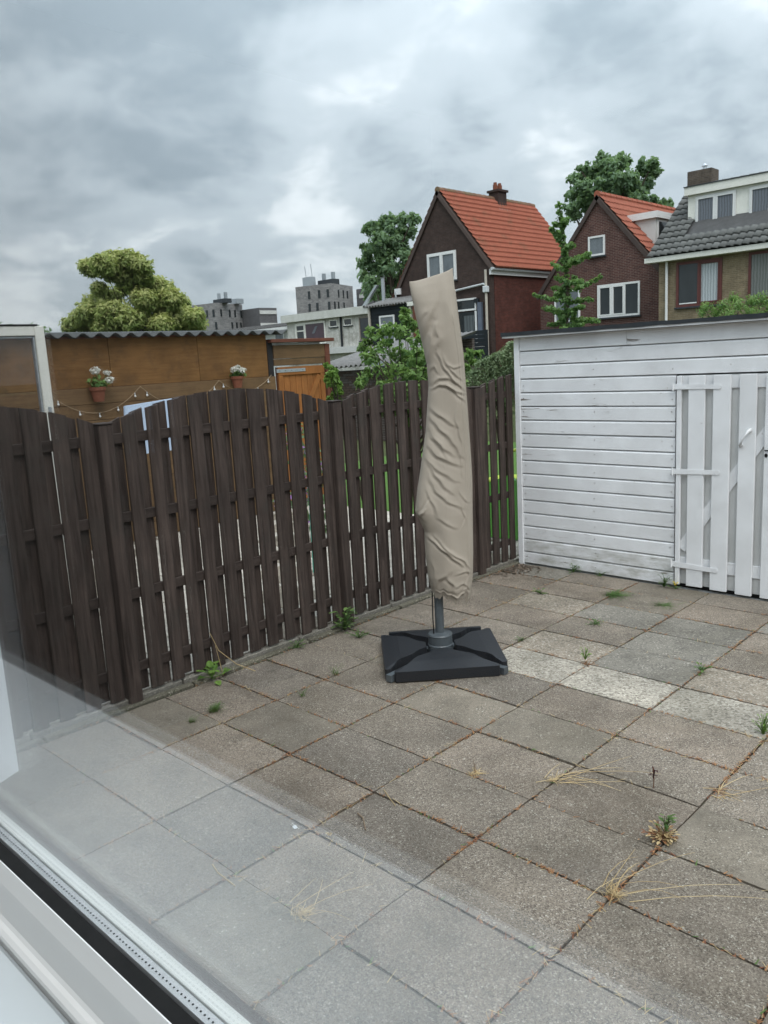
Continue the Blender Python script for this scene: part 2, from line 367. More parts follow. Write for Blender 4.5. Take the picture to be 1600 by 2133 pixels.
def leafmat(name, a, b, trans=.35):
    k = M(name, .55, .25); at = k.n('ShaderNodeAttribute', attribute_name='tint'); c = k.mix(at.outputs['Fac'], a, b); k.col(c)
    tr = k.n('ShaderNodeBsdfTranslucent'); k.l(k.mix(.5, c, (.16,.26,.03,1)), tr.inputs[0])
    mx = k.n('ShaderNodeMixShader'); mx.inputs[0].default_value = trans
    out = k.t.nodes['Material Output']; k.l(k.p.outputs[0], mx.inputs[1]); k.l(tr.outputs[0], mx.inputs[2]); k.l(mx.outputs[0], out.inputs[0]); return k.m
LF_RHODO = leafmat('leaf_rhododendron', (.25,.33,.105,1), (.60,.60,.25,1), .5)
LF_DARK = leafmat('leaf_tree_dark', (.11,.185,.105,1), (.23,.335,.19,1), .48)
LF_BUSH = leafmat('leaf_bush', (.07,.15,.045,1), (.23,.35,.11,1), .42)
LF_LIGHT = leafmat('leaf_light', (.08,.17,.03,1), (.20,.32,.07,1))
LF_GINKGO = leafmat('leaf_ginkgo', (.085,.17,.06,1), (.20,.32,.11,1), .45)
LF_CON = leafmat('leaf_conifer', (.09,.14,.07,1), (.27,.34,.19,1), .3)
LF_WEED = leafmat('leaf_weed', (.05,.11,.03,1), (.13,.21,.06,1))
STRAW = leafmat('dry_straw', (.36,.24,.11,1), (.56,.43,.24,1), .2)
REDDRY = leafmat('dry_red_stem', (.16,.055,.03,1), (.36,.18,.08,1), .2)
PETAL_W = leafmat('petal_white', (.70,.68,.63,1), (.80,.78,.74,1), .3)
PETAL_P = leafmat('petal_purple', (.34,.16,.46,1), (.55,.35,.65,1), .3)
BARK = simple('bark', (.045,.036,.028,1), (.085,.07,.055,1), 30, .95, .1, .6)
def glass_mat(name='clear_glass', gain=1.0, base=0.0):
    k = M(name); t = k.t; t.nodes.remove(k.p)
    geo = k.n('ShaderNodeNewGeometry'); fr = k.n('ShaderNodeFresnel')
    ior = k.math('ADD', k.math('MULTIPLY', geo.outputs['Backfacing'], 1/1.5-1.5), 1.5); k.l(ior, fr.inputs['IOR'])
    tr = k.n('ShaderNodeBsdfTransparent'); tr.inputs[0].default_value = (.990,.993,.995,1)
    gl = k.n('ShaderNodeBsdfGlossy'); gl.inputs['Roughness'].default_value = 0.0; gl.inputs[0].default_value = (1,1,1,1)
    mx = k.n('ShaderNodeMixShader'); k.l(k.math('ADD', k.math('MULTIPLY', fr.outputs[0], gain), base, True), mx.inputs[0]); k.l(tr.outputs[0], mx.inputs[1]); k.l(gl.outputs[0], mx.inputs[2])
    k.l(mx.outputs[0], t.nodes['Material Output'].inputs[0]); return k.m
GLASS = glass_mat(); GLASS_LOWE = glass_mat('coated_glass', 1.2, .022)

# ------------------------------------------------------------------ foliage
def leaves(clumps, density, size, seed, flat=.5, shell=.55, asp=.5, squash=.85, tintup=.6, parent_tint=None):
    """leaf-sized quads spread through ellipsoidal clumps, thicker towards each clump's skin"""
    R = np.random.RandomState(seed); P = []; Nn = []; T = []
    for (x, y, z, r) in clumps:
        n = max(12, int(density*r*r)); d = R.normal(size=(n, 3)); d /= np.linalg.norm(d, axis=1)[:, None]
        rr = r*(shell + (1.12-shell)*R.rand(n))*(1+.22*np.sin(5*d[:, 0]+x*9)*np.sin(4*d[:, 1]+y*7)); p = d*rr[:, None]; p[:, 2] *= squash
        P.append(p + (x, y, z)); q = d + R.normal(size=(n, 3))*.7; q[:, 2] += flat; Nn.append(q)
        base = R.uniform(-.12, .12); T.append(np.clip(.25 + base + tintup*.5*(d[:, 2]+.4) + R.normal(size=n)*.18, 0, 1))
    P = np.concatenate(P); Nn = np.concatenate(Nn); T = np.concatenate(T); n = len(P)
    Nn /= np.linalg.norm(Nn, axis=1)[:, None]; a = np.cross(Nn, R.normal(size=(n, 3))); a /= np.linalg.norm(a, axis=1)[:, None]; b = np.cross(Nn, a)
    L = size*(.6+.8*R.rand(n))[:, None]
    dr = np.array([0, 0, -.25])*L
    v = np.stack([P-a*L*.5, P+b*L*asp*.5+Nn*L*.06, P+a*L*.5+dr, P-b*L*asp*.5+Nn*L*.06], 1).reshape(-1, 3)
    return v, np.repeat(T, 4)
def leafmesh(name, v, t, mat, parent):
    me = bpy.data.meshes.new(name); n = len(v)//4; o = np.array(ORG[parent])
    me.vertices.add(len(v)); me.vertices.foreach_set('co', (v-o).astype(np.float32).ravel())
    me.loops.add(n*4); me.loops.foreach_set('vertex_index', np.arange(n*4, dtype=np.int32))
    me.polygons.add(n); me.polygons.foreach_set('loop_start', np.arange(0, n*4, 4, dtype=np.int32)); me.polygons.foreach_set('loop_total', np.full(n, 4, dtype=np.int32))
    at = me.attributes.new('tint', 'FLOAT', 'POINT'); at.data.foreach_set('value', t.astype(np.float32))
    me.update(); me.validate()
    return link(name, me, mat, parent, ORG[parent])
def tree(name, label, cat, base, clumps, density, size, seed, leaf, trunk_r, group=None, fork=.45, sub=0, core=.85, **kw):
    t = thing(name, label, cat, base, group); cx = np.mean([c[0] for c in clumps]); cy = np.mean([c[1] for c in clumps])
    zt = max(c[2] for c in clumps); zb = min(c[2] for c in clumps); b = Vector(base); R = random.Random(seed)
    top = Vector((cx, cy, zb+(zt-zb)*fork)); m = MB(); mid = (b+top)/2+Vector((R.uniform(-.1,.1), R.uniform(-.1,.1), 0))*trunk_r*8
    m.tube([b-Vector((0,0,.05)), mid, top], [trunk_r, trunk_r*.75, trunk_r*.5], 8)
    for c in clumps:
        e = Vector(c[:3]); s = b.lerp(top, R.uniform(.45, 1)) if e.z > zb+.2*(zt-zb) else b.lerp(top, R.uniform(.3, .7))
        k = s.lerp(e, .5)+Vector((0,0,-.06*(e-s).length))
        m.tube([s, k, e], [trunk_r*.32, trunk_r*.2, trunk_r*.08], 5, False)
    if sub:                                               # break each bough into sprays so the outline stays ragged
        fine = []
        for (x, y, z, r) in clumps:
            fine.append((x, y, z, r*core))
            for q in range(sub):
                d = Vector((R.gauss(0, 1), R.gauss(0, 1), R.gauss(.25, .9))).normalized(); rr = r*R.uniform(.22, .46)
                k = r*R.uniform(.55, 1.0); fine.append((x+d.x*k, y+d.y*k, z+d.z*k*.9, rr))
                if q % 2 == 0: m.tube([(x, y, z), (x+d.x*k*.9, y+d.y*k*.9, z+d.z*k*.8)], [trunk_r*.07, trunk_r*.03], 4, False)
        clumps = fine
    m.build('trunk', BARK, t); v, ti = leaves(clumps, density, size, seed, **kw); leafmesh('crown', v, ti, leaf, t); return t
CL_SHRUB=[(-9.79,4.77,3.69,0.131),(-10.10,4.83,3.75,0.0753),(-9.33,4.74,3.67,0.16),(-9.51,5.05,3.74,0.181),(-9.26,5.17,3.76,0.147),(-9.14,5.27,3.67,0.147),(-9.21,5.33,3.52,0.132),(-9.47,5.21,3.56,0.182),(-9.63,5.03,3.64,0.149),(-9.56,5.43,3.43,0.152),(-9.32,5.60,3.40,0.151),(-9.48,5.85,3.34,0.155),(-9.01,5.69,3.16,0.167),(-9.49,6.19,3.14,0.123),(-8.68,5.87,2.86,0.133),(-9.29,6.13,2.85,0.191),(-9.19,5.81,2.88,0.204),(-9.43,5.69,3.13,0.188),(-9.19,5.28,3.17,0.165),(-9.55,4.75,3.35,0.0976),(-10.03,5.13,3.24,0.188),(-10.26,5.07,3.16,0.189),(-9.75,4.63,3.00,0.164),(-10.15,4.68,2.93,0.151),(-10.37,4.63,2.85,0.119),(-10.26,4.90,2.86,0.189),(-9.39,4.82,2.96,0.195),(-9.24,4.99,2.87,0.212),(-9.50,4.79,2.77,0.18),(-9.85,5.62,2.86,0.192),(-9.03,5.46,2.75,0.166),(-9.02,6.08,2.73,0.154),(-10.05,5.42,3.40,0.104),(-9.09,6.17,2.79,0.104),(-9.39,6.01,2.71,0.157)]
CL_TREE_A=[(-30.73,35.40,10.06,0.569),(-29.42,34.91,9.91,0.462),(-31.53,35.13,9.89,0.669),(-31.92,34.28,9.70,0.57),(-30.44,35.59,9.40,0.664),(-30.90,34.81,8.96,0.757),(-31.27,33.95,8.86,0.752),(-32.57,34.43,8.51,0.579),(-31.22,34.39,8.16,0.758),(-30.45,34.97,8.36,0.661),(-32.74,34.27,7.78,0.581),(-32.00,34.60,7.43,0.771),(-30.70,34.19,7.36,0.658),(-32.61,33.94,7.01,0.482),(-31.53,33.62,6.51,0.663),(-32.21,35.46,6.64,0.687),(-33.09,34.91,6.14,0.593),(-31.71,34.73,5.91,0.58),(-31.97,35.93,6.82,0.492),(-29.81,34.78,7.82,0.655),(-30.84,35.58,7.06,0.578)]
CL_TREE_B=[(-23.43,45.85,13.35,0.546),(-22.72,46.77,13.24,0.64),(-22.60,45.42,12.62,0.807),(-23.99,45.40,12.71,0.64),(-25.19,46.04,12.39,0.657),(-25.52,45.86,11.63,0.566),(-24.42,43.82,10.55,0.453),(-24.40,44.12,10.05,0.456),(-23.32,44.20,11.43,0.805),(-22.97,45.73,11.70,0.909),(-21.56,45.08,11.71,0.882),(-21.76,46.41,11.21,0.814),(-21.40,47.24,12.61,0.634),(-20.53,46.42,12.60,0.442),(-20.97,47.54,12.31,0.452),(-21.16,47.16,11.70,0.543),(-20.87,45.41,10.45,0.618),(-22.52,46.37,10.91,0.731),(-20.50,46.38,10.48,0.445),(-20.93,46.69,10.16,0.54),(-20.30,46.55,10.04,0.446),(-20.28,47.92,10.42,0.408),(-19.88,47.26,9.96,0.358),(-24.07,44.13,12.74,0.225),(-24.21,45.40,10.83,0.738),(-24.70,45.93,12.38,0.559)]
CL_BUSH=[(-3.21,4.75,2.50,0.0502),(-2.95,4.48,2.39,0.0722),(-3.37,4.61,2.32,0.0925),(-3.32,4.34,2.27,0.0819),(-3.35,4.29,2.17,0.0819),(-2.81,4.20,2.24,0.109),(-3.17,4.79,2.35,0.084),(-2.55,4.18,2.19,0.0908),(-2.96,4.11,2.13,0.125),(-2.93,4.36,2.07,0.144),(-3.02,4.70,2.02,0.133),(-3.00,3.99,2.03,0.0934),(-3.47,4.38,1.87,0.084),(-3.38,4.61,1.90,0.153),(-2.73,4.21,1.87,0.14),(-2.88,4.60,1.84,0.114),(-2.96,3.79,1.81,0.0459),(-2.69,4.51,2.04,0.111),(-2.42,4.33,1.88,0.122),(-2.84,5.05,1.90,0.118),(-2.43,4.78,2.02,0.0635),(-2.64,5.20,2.03,0.0503),(-2.64,5.02,1.89,0.0662),(-2.63,5.11,1.95,0.05),(-2.86,4.10,1.72,0.156),(-2.63,4.19,1.70,0.154),(-2.78,4.69,1.65,0.164),(-2.39,4.50,1.72,0.124),(-3.28,4.40,1.55,0.15),(-2.89,4.36,1.52,0.177),(-2.79,4.59,1.47,0.179)]
CL_RBUSH=[(-2.14,9.74,2.49,0.103),(-2.33,10.09,2.43,0.0855),(-1.93,9.82,2.49,0.123),(-1.96,10.27,2.60,0.105),(-1.81,10.05,2.49,0.124),(-1.66,10.18,2.53,0.124),(-1.57,10.31,2.57,0.124),(-1.43,10.20,2.46,0.122),(-2.04,9.84,2.40,0.103),(-1.61,9.93,2.39,0.122),(-1.83,9.78,2.35,0.143),(-1.58,10.29,2.33,0.166)]
CL_GBUSH=[(-4.57,4.86,1.99,0.0316),(-4.37,4.74,1.96,0.037),(-4.49,4.91,1.92,0.0315),(-4.30,4.65,1.89,0.0488),(-4.28,4.71,1.85,0.049),(-4.41,4.86,1.78,0.0438),(-4.43,4.80,1.77,0.0562),(-4.35,4.82,1.72,0.0373),(-4.32,4.81,1.68,0.0372),(-4.44,4.84,1.66,0.0503),(-4.43,4.75,1.60,0.0437),(-4.52,4.82,1.82,0.0377),(-4.44,4.78,1.51,0.0627),(-4.41,4.85,1.57,0.0503)]
GK_TRUNK=[(-6.22,12.90,2.10),(-6.22,12.90,2.53),(-6.20,12.92,3.08),(-6.22,12.90,3.68),(-6.25,12.88,4.10),(-6.26,12.88,4.45),(-6.32,12.84,4.81)]
GK_BR=[[(-6.18,12.92,3.66),(-5.80,12.66,3.70),(-5.44,12.38,3.76)],[(-6.18,12.93,3.19),(-6.05,13.33,3.28),(-5.92,13.72,3.45)],[(-6.19,12.92,2.95),(-5.97,12.98,2.98),(-5.75,13.03,2.98)],[(-6.15,12.94,2.61),(-6.03,13.27,2.60),(-5.93,13.59,2.58)],[(-6.25,12.89,3.59),(-6.60,13.23,3.69),(-6.94,13.58,3.81)],[(-6.26,12.88,4.02),(-6.36,12.86,4.21),(-6.49,12.83,4.38)],[(-6.27,12.87,4.40),(-6.33,12.84,4.44),(-6.39,12.80,4.47)],[(-6.28,12.87,2.97),(-6.29,12.36,3.03),(-6.27,11.86,3.09)],[(-6.28,12.87,2.77),(-6.30,12.58,2.81),(-6.31,12.30,2.84)],[(-6.26,12.88,2.57),(-6.39,12.80,2.55),(-6.52,12.72,2.55)],[(-6.25,12.88,3.21),(-6.45,12.97,3.26),(-6.64,13.07,3.28)],[(-6.23,12.90,3.38),(-6.47,13.11,3.44),(-6.71,13.31,3.51)],[(-6.22,12.91,2.77),(-6.01,12.89,2.82),(-5.82,12.86,2.85)],[(-6.20,12.91,3.32),(-5.87,12.60,3.31),(-5.54,12.29,3.28)],[(-6.24,12.89,3.92),(-6.09,12.73,3.99),(-5.91,12.59,3.99)],[(-6.25,12.88,4.21),(-6.52,13.20,4.31),(-6.77,13.53,4.43)],[(-6.26,12.88,4.48),(-6.06,12.66,4.48),(-5.89,12.43,4.45)],[(-6.22,12.90,2.53),(-6.08,12.93,2.47),(-5.94,12.96,2.50)],[(-6.22,12.90,3.08),(-6.54,13.21,3.14),(-6.89,13.50,3.09)],[(-6.22,12.90,2.41),(-5.86,12.56,2.39),(-5.55,12.20,2.40)],[(-6.22,12.90,2.41),(-6.37,12.93,2.40),(-6.55,12.94,2.41)]]
UMB_L=[(-0.0962,2.48),(-0.0879,2.40),(-0.0644,2.26),(-0.0376,2.12),(-0.0105,1.97),(-0.00465,1.83),(-0.0199,1.69),(-0.036,1.54),(-0.0643,1.39),(-0.0854,1.27),(-0.106,1.17),(-0.129,1.02),(-0.1,0.956),(-0.0745,0.89),(-0.0747,0.744),(-0.0629,0.579),(-0.0451,0.471)]
UMB_R=[(0.174,2.56),(0.182,2.45),(0.201,2.24),(0.222,2.03),(0.231,1.82),(0.239,1.60),(0.247,1.38),(0.251,1.21),(0.246,1.03),(0.24,0.726),(0.232,0.562),(0.215,0.453),(0.198,0.421)]
UMB_RX=(0.7175,0.6966)
CON_TOPS=[(-2.41,4.99,1.95),(-2.39,5.01,1.96),(-2.35,5.04,1.93),(-2.32,5.06,1.99),(-2.29,5.08,2.01),(-2.26,5.10,2.02),(-2.23,5.12,1.99),(-2.20,5.14,2.08),(-2.18,5.16,2.11),(-2.21,5.14,1.85),(-2.19,5.15,1.86),(-2.47,4.94,1.85)]
WEED_POS=[]
CREASES=[(((0.045,2.195),(0.017,2.141),(0.003,2.071),(-0.005,1.964)),0.028,0.030),
(((0.053,2.223),(0.063,2.124),(0.039,2.076)),0.016,0.022),
(((-0.048,2.228),(-0.016,2.283),(0.013,2.295)),0.010,0.020),
(((-0.030,2.143),(0.003,2.226),(0.042,2.308),(0.061,2.404)),0.012,0.024),
(((0.134,2.455),(0.129,2.331),(0.161,2.231)),0.012,0.035),
(((-0.038,2.444),(0.021,2.468),(0.063,2.459)),0.010,0.025),
(((0.052,2.040),(0.106,1.930),(0.168,1.840),(0.228,1.790)),0.016,0.011),
(((0.087,2.009),(0.142,1.921),(0.212,1.859)),0.012,0.010),
(((0.115,1.965),(0.157,1.934),(0.223,1.952)),0.010,0.009),
(((-0.001,1.810),(0.051,1.836),(0.102,1.829),(0.159,1.790),(0.227,1.768)),0.017,0.012),
(((0.004,1.845),(0.053,1.875),(0.118,1.875),(0.168,1.847)),0.013,0.012),
(((0.109,1.825),(0.158,1.776),(0.225,1.714)),0.013,0.010),
(((-0.003,1.928),(0.034,1.955),(0.061,1.911)),0.010,0.012),
(((-0.013,1.705),(0.058,1.643),(0.150,1.572)),0.013,0.016),
(((-0.019,1.647),(0.040,1.563),(0.110,1.493),(0.187,1.378)),0.015,0.016),
(((-0.027,1.567),(0.035,1.468),(0.136,1.388)),0.013,0.016),
(((-0.038,1.472),(0.032,1.386),(0.170,1.319)),0.014,0.017),
(((-0.057,1.391),(-0.001,1.314),(0.130,1.224)),0.012,0.016),
(((-0.007,1.507),(0.057,1.459),(0.091,1.368)),0.009,0.012),
(((0.164,1.732),(0.159,1.601),(0.183,1.452),(0.182,1.243)),0.008,0.012),
(((-0.044,1.344),(0.005,1.266),(0.054,1.203),(0.112,1.147)),0.013,0.014),
(((-0.033,1.261),(0.008,1.168),(0.080,1.096),(0.175,1.045)),0.012,0.014),
(((-0.051,1.179),(-0.011,1.063),(0.002,1.017)),0.012,0.014),
(((0.001,0.994),(0.066,0.952),(0.118,0.918)),0.009,0.012),
(((-0.065,0.875),(0.007,0.801),(0.088,0.727),(0.154,0.665)),0.022,0.012),
(((-0.005,0.864),(0.067,0.767),(0.170,0.691),(0.213,0.626)),0.014,0.011),
(((-0.040,1.103),(-0.104,1.015),(-0.127,0.993)),0.016,0.010),
(((-0.072,1.051),(-0.111,1.008),(-0.075,0.975)),0.016,0.009),
(((0.175,1.053),(0.188,0.976),(0.163,0.916)),0.008,0.010),
(((-0.029,0.490),(-0.006,0.576),(0.053,0.608)),0.018,0.020),
(((0.059,0.588),(0.103,0.538),(0.085,0.452)),0.014,0.014),
(((0.121,0.608),(0.175,0.620),(0.224,0.602)),0.010,0.009),
(((0.110,0.530),(0.172,0.542),(0.217,0.508)),0.011,0.009),
(((0.092,0.460),(0.154,0.472),(0.209,0.524)),0.011,0.009),
(((-0.050,0.703),(-0.015,0.639),(-0.025,0.577)),0.010,0.012),
(((0.184,0.651),(0.204,0.587),(0.178,0.494)),0.009,0.010),
(((0.157,1.160),(0.199,1.089),(0.236,1.072)),0.007,0.009)]

# ================================================================== ground and patio
PX, PY = .613, .4014                                   # paving pitch
g = MB(); g.box((-700, -300, -.30), (500, 900, -.06)); struct(g.build('ground', simple('rough_grass', (.035,.05,.018,1), (.07,.075,.035,1), 3, .95, .1, .3), origin=(0,0,0)))
patio = MB().box((-1.845, -1.05, -.06), (5.6, 4.755, -.013)).build('patio', SOIL, origin=(0,0,0)); struct(patio)
def tile_mesh(seed):
    R = random.Random(seed); bm = bmesh.new(); bmesh.ops.create_cube(bm, size=1)
    bmesh.ops.scale(bm, vec=(PX-.011, PY-.010, .045), verts=bm.verts)
    bmesh.ops.subdivide_edges(bm, edges=[e for e in bm.edges if abs(e.verts[0].co.z-e.verts[1].co.z) < 1e-6], cuts=4, use_grid_fill=True)
    for v in bm.verts:
        ex = abs(abs(v.co.x)-(PX-.011)/2) < 1e-4; ey = abs(abs(v.co.y)-(PY-.010)/2) < 1e-4
        if ex: v.co.x += R.uniform(-.0028, .0018)
        if ey: v.co.y += R.uniform(-.0028, .0018)
        if v.co.z > 0:
            if ex or ey: v.co.z -= .0015 + R.random()*.002
            if ex and ey: v.co.z -= R.random()*.003
            else: v.co.z += R.uniform(-.0008, .0008)
    bmesh.ops.translate(bm, vec=(0, 0, -.0225), verts=bm.verts)
    me = bpy.data.meshes.new('paving_tile'); bm.to_mesh(me); bm.free(); me.materials.append(TILE['grey']); return me
TM = [tile_mesh(k) for k in range(6)]
SPEC = {(-1,6):'white', (0,6):'white', (1,6):'white', (-1,7):'warmlight', (1,7):'warmlight', (0,8):'blue', (-1,9):'blue', (0,7):'blue', (0,9):'blue',
        (0,4):'green', (-1,4):'green', (0,5):'warm', (1,5):'warm', (-1,5):'dark', (2,6):'warmlight', (-2,9):'warmlight', (-2,4):'grey', (-1,2):'dark', (-1,3):'grey'}
R = random.Random(5)
for i in range(-3, 9):
    for j in range(-3, 12):
        x, y = (i+.5)*PX, (j+.5)*PY
        far = j >= 8
        k = SPEC.get((i, j)) or R.choices(('grey','dark','warm','green','blue'), (5, 1, 3, 2 if far else .5, 1 if far else 0))[0]
        sy = 1.0
        if j == 11: y = (11*PY+4.75)/2; sy = (4.745-11*PY)/(PY-.010)
        o = link('paving_tile', TM[R.randrange(6)], TILE[k], patio, (x+R.uniform(-.002,.002), y+R.uniform(-.002,.002), R.uniform(-.004,.003)), (R.uniform(-.004,.004), R.uniform(-.004,.004), R.uniform(-.003,.003)))
        o.scale = (1, sy, 1)
# concrete edging along the fence
edging = MB().box((-1.99, -1.05, -.06), (-1.845, 4.755, -.02)).build('fence_footing', SOIL, origin=(0,0,0)); struct(edging)
CONC = concrete('concrete_edging', (.20,.19,.17,1), (.11,.10,.09,1), (.30,.285,.26,1), 200, .02, .2, .8)
CONC_MOSS = concrete('mossy_edging', (.13,.12,.095,1), (.06,.06,.04,1), (.2,.19,.15,1), 160, .02, .2, .7)
y = -1.0
while y < 4.7:
    y1 = min(y+.985, 4.74)
    MB().cbox((-1.962, y, -.04), (-1.912, y1, .036), .006).build('edging_block', CONC, edging)
    MB().cbox((-1.905, y+.05, -.04), (-1.850, y1+.045 if y1 < 4.7 else y1, .012), .006).build('edging_strip', CONC_MOSS, edging)
    y += .995
nb = MB().box((-9.5, -1.0, -.055), (-2.0, 6.2, -.01)).build('neighbour_terrace', concrete('pale_paving', (.50,.47,.43,1), (.30,.27,.24,1), (.5,.47,.43,1), 60, .02, .2, .8), origin=(0,0,0)); struct(nb)
NBP = brick('pink_paving', (.42,.27,.20,1), (.36,.23,.17,1), (.25,.19,.15,1), w=.3, h=.3, mw=.01)
for a in range(10):
    for b in range(12):
        x, y = -2.35-.6*a, -.3+.5*b
        MB().cbox((x-.292, y-.242, -.03), (x+.292, y+.242, .004), .004).build('terrace_slab', TILE['warmlight'] if (a*7+b*3) % 5 == 0 else nb.data.materials[0], nb)
struct(MB().box((-9.5, 6.2, -.055), (-2.0, 14, -.005)).build('neighbour_lawn', simple('lawn', (.04,.09,.02,1), (.09,.16,.04,1), 40, .95, .1, .6), origin=(0,0,0)))

# ================================================================== window the photograph looks through (inside a room)
GY = CAM.y + .45                                       # outer glass plane
RX0, RX1, RY0, CEIL = -.6, 5.2, -4.6, 3.35; FLZ = .42
WALLIN = simple('room_wall_paint', (.028,.026,.024,1), (.036,.034,.031,1), 2, .9, .1, 0)
FLOORM = wood('room_floor_wood', (.05,.03,.018,1), (.09,.055,.032,1), axis=0)
struct(MB().box((RX0, RY0, FLZ-.12), (RX1, GY-.06, FLZ)).build('room_floor', FLOORM, origin=(0,0,0)))
rc = MB().box((RX0-.3, RY0-.3, CEIL), (RX1+.3, -2.45, CEIL+.12)); rc.box((RX0-.3, -1.29, CEIL), (RX1+.3, GY+.14, CEIL+.12)); rc.box((RX0-.3, -2.45, CEIL), (-.4, -1.29, CEIL+.12)); rc.box((4.6, -2.45, CEIL), (RX1+.3, -1.29, CEIL+.12))
struct(rc.build('room_ceiling', WALLIN, origin=(0,0,0)))               # flat extension roof; unseen rooflight opening added to brighten the sill
struct(MB().box((RX0-.3, RY0, -.06), (RX0, GY-.06, CEIL-.001)).build('room_wall_left', WALLIN, origin=(0,0,0)))
struct(MB().box((RX1, RY0, -.06), (RX1+.3, GY-.06, CEIL-.001)).build('room_wall_right', WALLIN, origin=(0,0,0)))
struct(MB().box((RX0-.3, RY0-.3, -.06), (RX1+.3, RY0-.001, CEIL-.001)).build('room_wall_back', WALLIN, origin=(0,0,0)))
WX0, WX1, WZ0, WZ1 = .45, 4.45, 1.10, 2.95
wf = MB(); ya, yb = GY-.055, GY+.12
wf.box((RX0-.3, ya, -.06), (WX0-.002, yb, CEIL-.001)); wf.box((WX1+.002, ya, -.06), (RX1+.3, yb, CEIL-.001))
wf.box((WX0-.002, ya, -.06), (WX1+.002, yb, WZ0)); wf.box((WX0-.002, ya, WZ1), (WX1+.002, yb, CEIL-.001))
struct(wf.build('room_wall_front', BR_DARK, origin=(0,0,0)))
win = thing('window', 'white framed double glazed window seen from inside, filling the lower left edge', 'window', (2.4, GY, WZ0))
def yd(d): return CAM.y+d                              # distance in front of the camera plane
def rail(prof, x0, x1): return MB().prism([(x0, yd(d), z) for d, z in prof], (x1-x0, 0, 0))
rail([(.535,1.103),(.50,1.185),(.458,1.222),(.456,1.236),(.451,1.236),(.451,1.103)], WX0, WX1).build('outer_bead', FRAME_CREAM, win)
rail([(.4465,1.12),(.4465,1.238),(.4315,1.238),(.4315,1.12)], WX0, WX1).build('spacer_bar', simple('spacer_alu', (.62,.63,.63,1), (.70,.71,.71,1), 60, .4, .5, 0), win)
sp = MB(); x = 1.0
while x < 2.35:                                        # perforations of the spacer
    sp.box((x, yd(.4375), 1.2383), (x+.0024, yd(.4398), 1.2388)); x += .0085
stuff(sp.build('spacer_holes', BLACKLINE, win))
rail([(.4267,1.12),(.4267,1.2385),(.4045,1.2330),(.4045,1.12)], WX0, WX1).build('gasket', RUBBER, win)
rail([(.4043,1.105),(.4043,1.240),(.402,1.241),(.3935,1.214),(.3925,1.207),(.388,1.160),(.3845,1.154),(.379,1.150),(.374,1.144),(.3725,1.138),(.376,1.1335),(.376,1.105)], WX0, WX1).build('bottom_rail', FRAME_W, win)
for n_, xa, xb in (('side_rail', WX0, WX0+.07), ('side_rail', WX1-.07, WX1)):
    MB().cbox((xa, yd(.376), 1.245), (xb, yd(.50), WZ1-.075), .008).build(n_, FRAME_W, win)
MB().cbox((WX0, yd(.376), WZ1-.075), (WX1, yd(.50), WZ1), .008).build('top_rail', FRAME_W, win)
for d0, d1 in ((.4475, .4505), (.4275, .4305)):
    MB().box((WX0+.03, yd(d0), 1.13), (WX1-.03, yd(d1), WZ1-.03)).build('pane', GLASS if d0 > .44 else GLASS_LOWE, win)
tag(MB().cbox((RX0+.01, GY-.513, 1.085), (WX1+.6, yd(.374), 1.13), .008).build('window_sill', simple('white_sill', (.48,.515,.53,1), (.51,.545,.56,1), 2, .35, .4, 0)), 'pale grey-white inner window sill in the bottom left corner', 'window sill')
tag(MB().prism([(1.095,-1.149,1.30),(1.116,-1.192,1.30),(.62,-1.192,1.30),(.62,-1.149,1.30)], (0,0,1.55)).build('sash_panel', simple('white_panel', (.80,.81,.84,1), (.83,.84,.87,1), 40, .5, .3, 0)), 'plain white panel standing upright outside the glass at the left edge', 'window panel')

# ================================================================== fence
FX = -1.915                                            # front face of the front slats
def arch(y, y0, y1, lo, hi):
    t = (y-(y0+y1)/2)/((y1-y0)/2); return lo+(hi-lo)*max(0, 1-t*t)**.9
def slat(parent, ya, yb, xf, th, z0, zf, R):
    c = .003; lean = R.uniform(-.005, .005); xo = R.uniform(-.002, .002)
    base = [(xf-th, ya), (xf-c, ya), (xf, ya+c), (xf, yb-c), (xf-c, yb), (xf-th, yb)]
    m = MB(); z0 += R.uniform(-.006, .006)
    lo = [(x+xo, y, z0) for x, y in base]; hi = [(x+xo+R.uniform(-.001,.001), y+lean, zf(y)+R.uniform(-.002,.002)) for x, y in base]
    # a little cupped top edge so the sawn ends show
    n = 6; m.add(lo+hi, [tuple(range(n))[::-1], tuple(range(n, 2*n))]+[(i, (i+1) % n, n+(i+1) % n, n+i) for i in range(n)])
    return m.build('slat', FENCE, parent)
def panel(y0, y1, starts, w, label, arch_y, lo, hi, rails, bw=.043, seed=1):
    R = random.Random(seed); t = thing('slatted_fence', label, 'fence', (FX, y0, .04), 'arched dark brown fence panels')
    zf = lambda y: arch(y, arch_y[0], arch_y[1], lo, hi)
    for k, s in enumerate(starts):
        slat(t, s+R.uniform(-.004,.004), s+w+R.uniform(-.004,.004), FX, .016, .045, zf, R)
        e = starts[k+1] if k+1 < len(starts) else y1+.02
        c = (s+w+e)/2
        if e-s-w > .03 and c+.045 < y1+.03: slat(t, c-bw+R.uniform(-.006,.006), c+bw+R.uniform(-.006,.006), FX-.042, .016, .05, zf, R)
    if starts[0]-y0 > .035: slat(t, max(y0, starts[0]-.085), starts[0]-.012+.02, FX-.042, .016, .05, zf, R)
    for z in rails:
        MB().cbox((FX-.0395, y0, z-.031), (FX-.0185, y1, z+.031), .003).build('rail', FENCE_H, t)
    return t
RL = (1.635, 1.158, .678, .212)
panel(-1.12, .585, [.484-.157*k for k in range(10)][::-1], .09, 'dark brown slatted fence panel cut off by the left edge of the photo', (-1.12, .59), 1.73, 1.90, RL, seed=1)
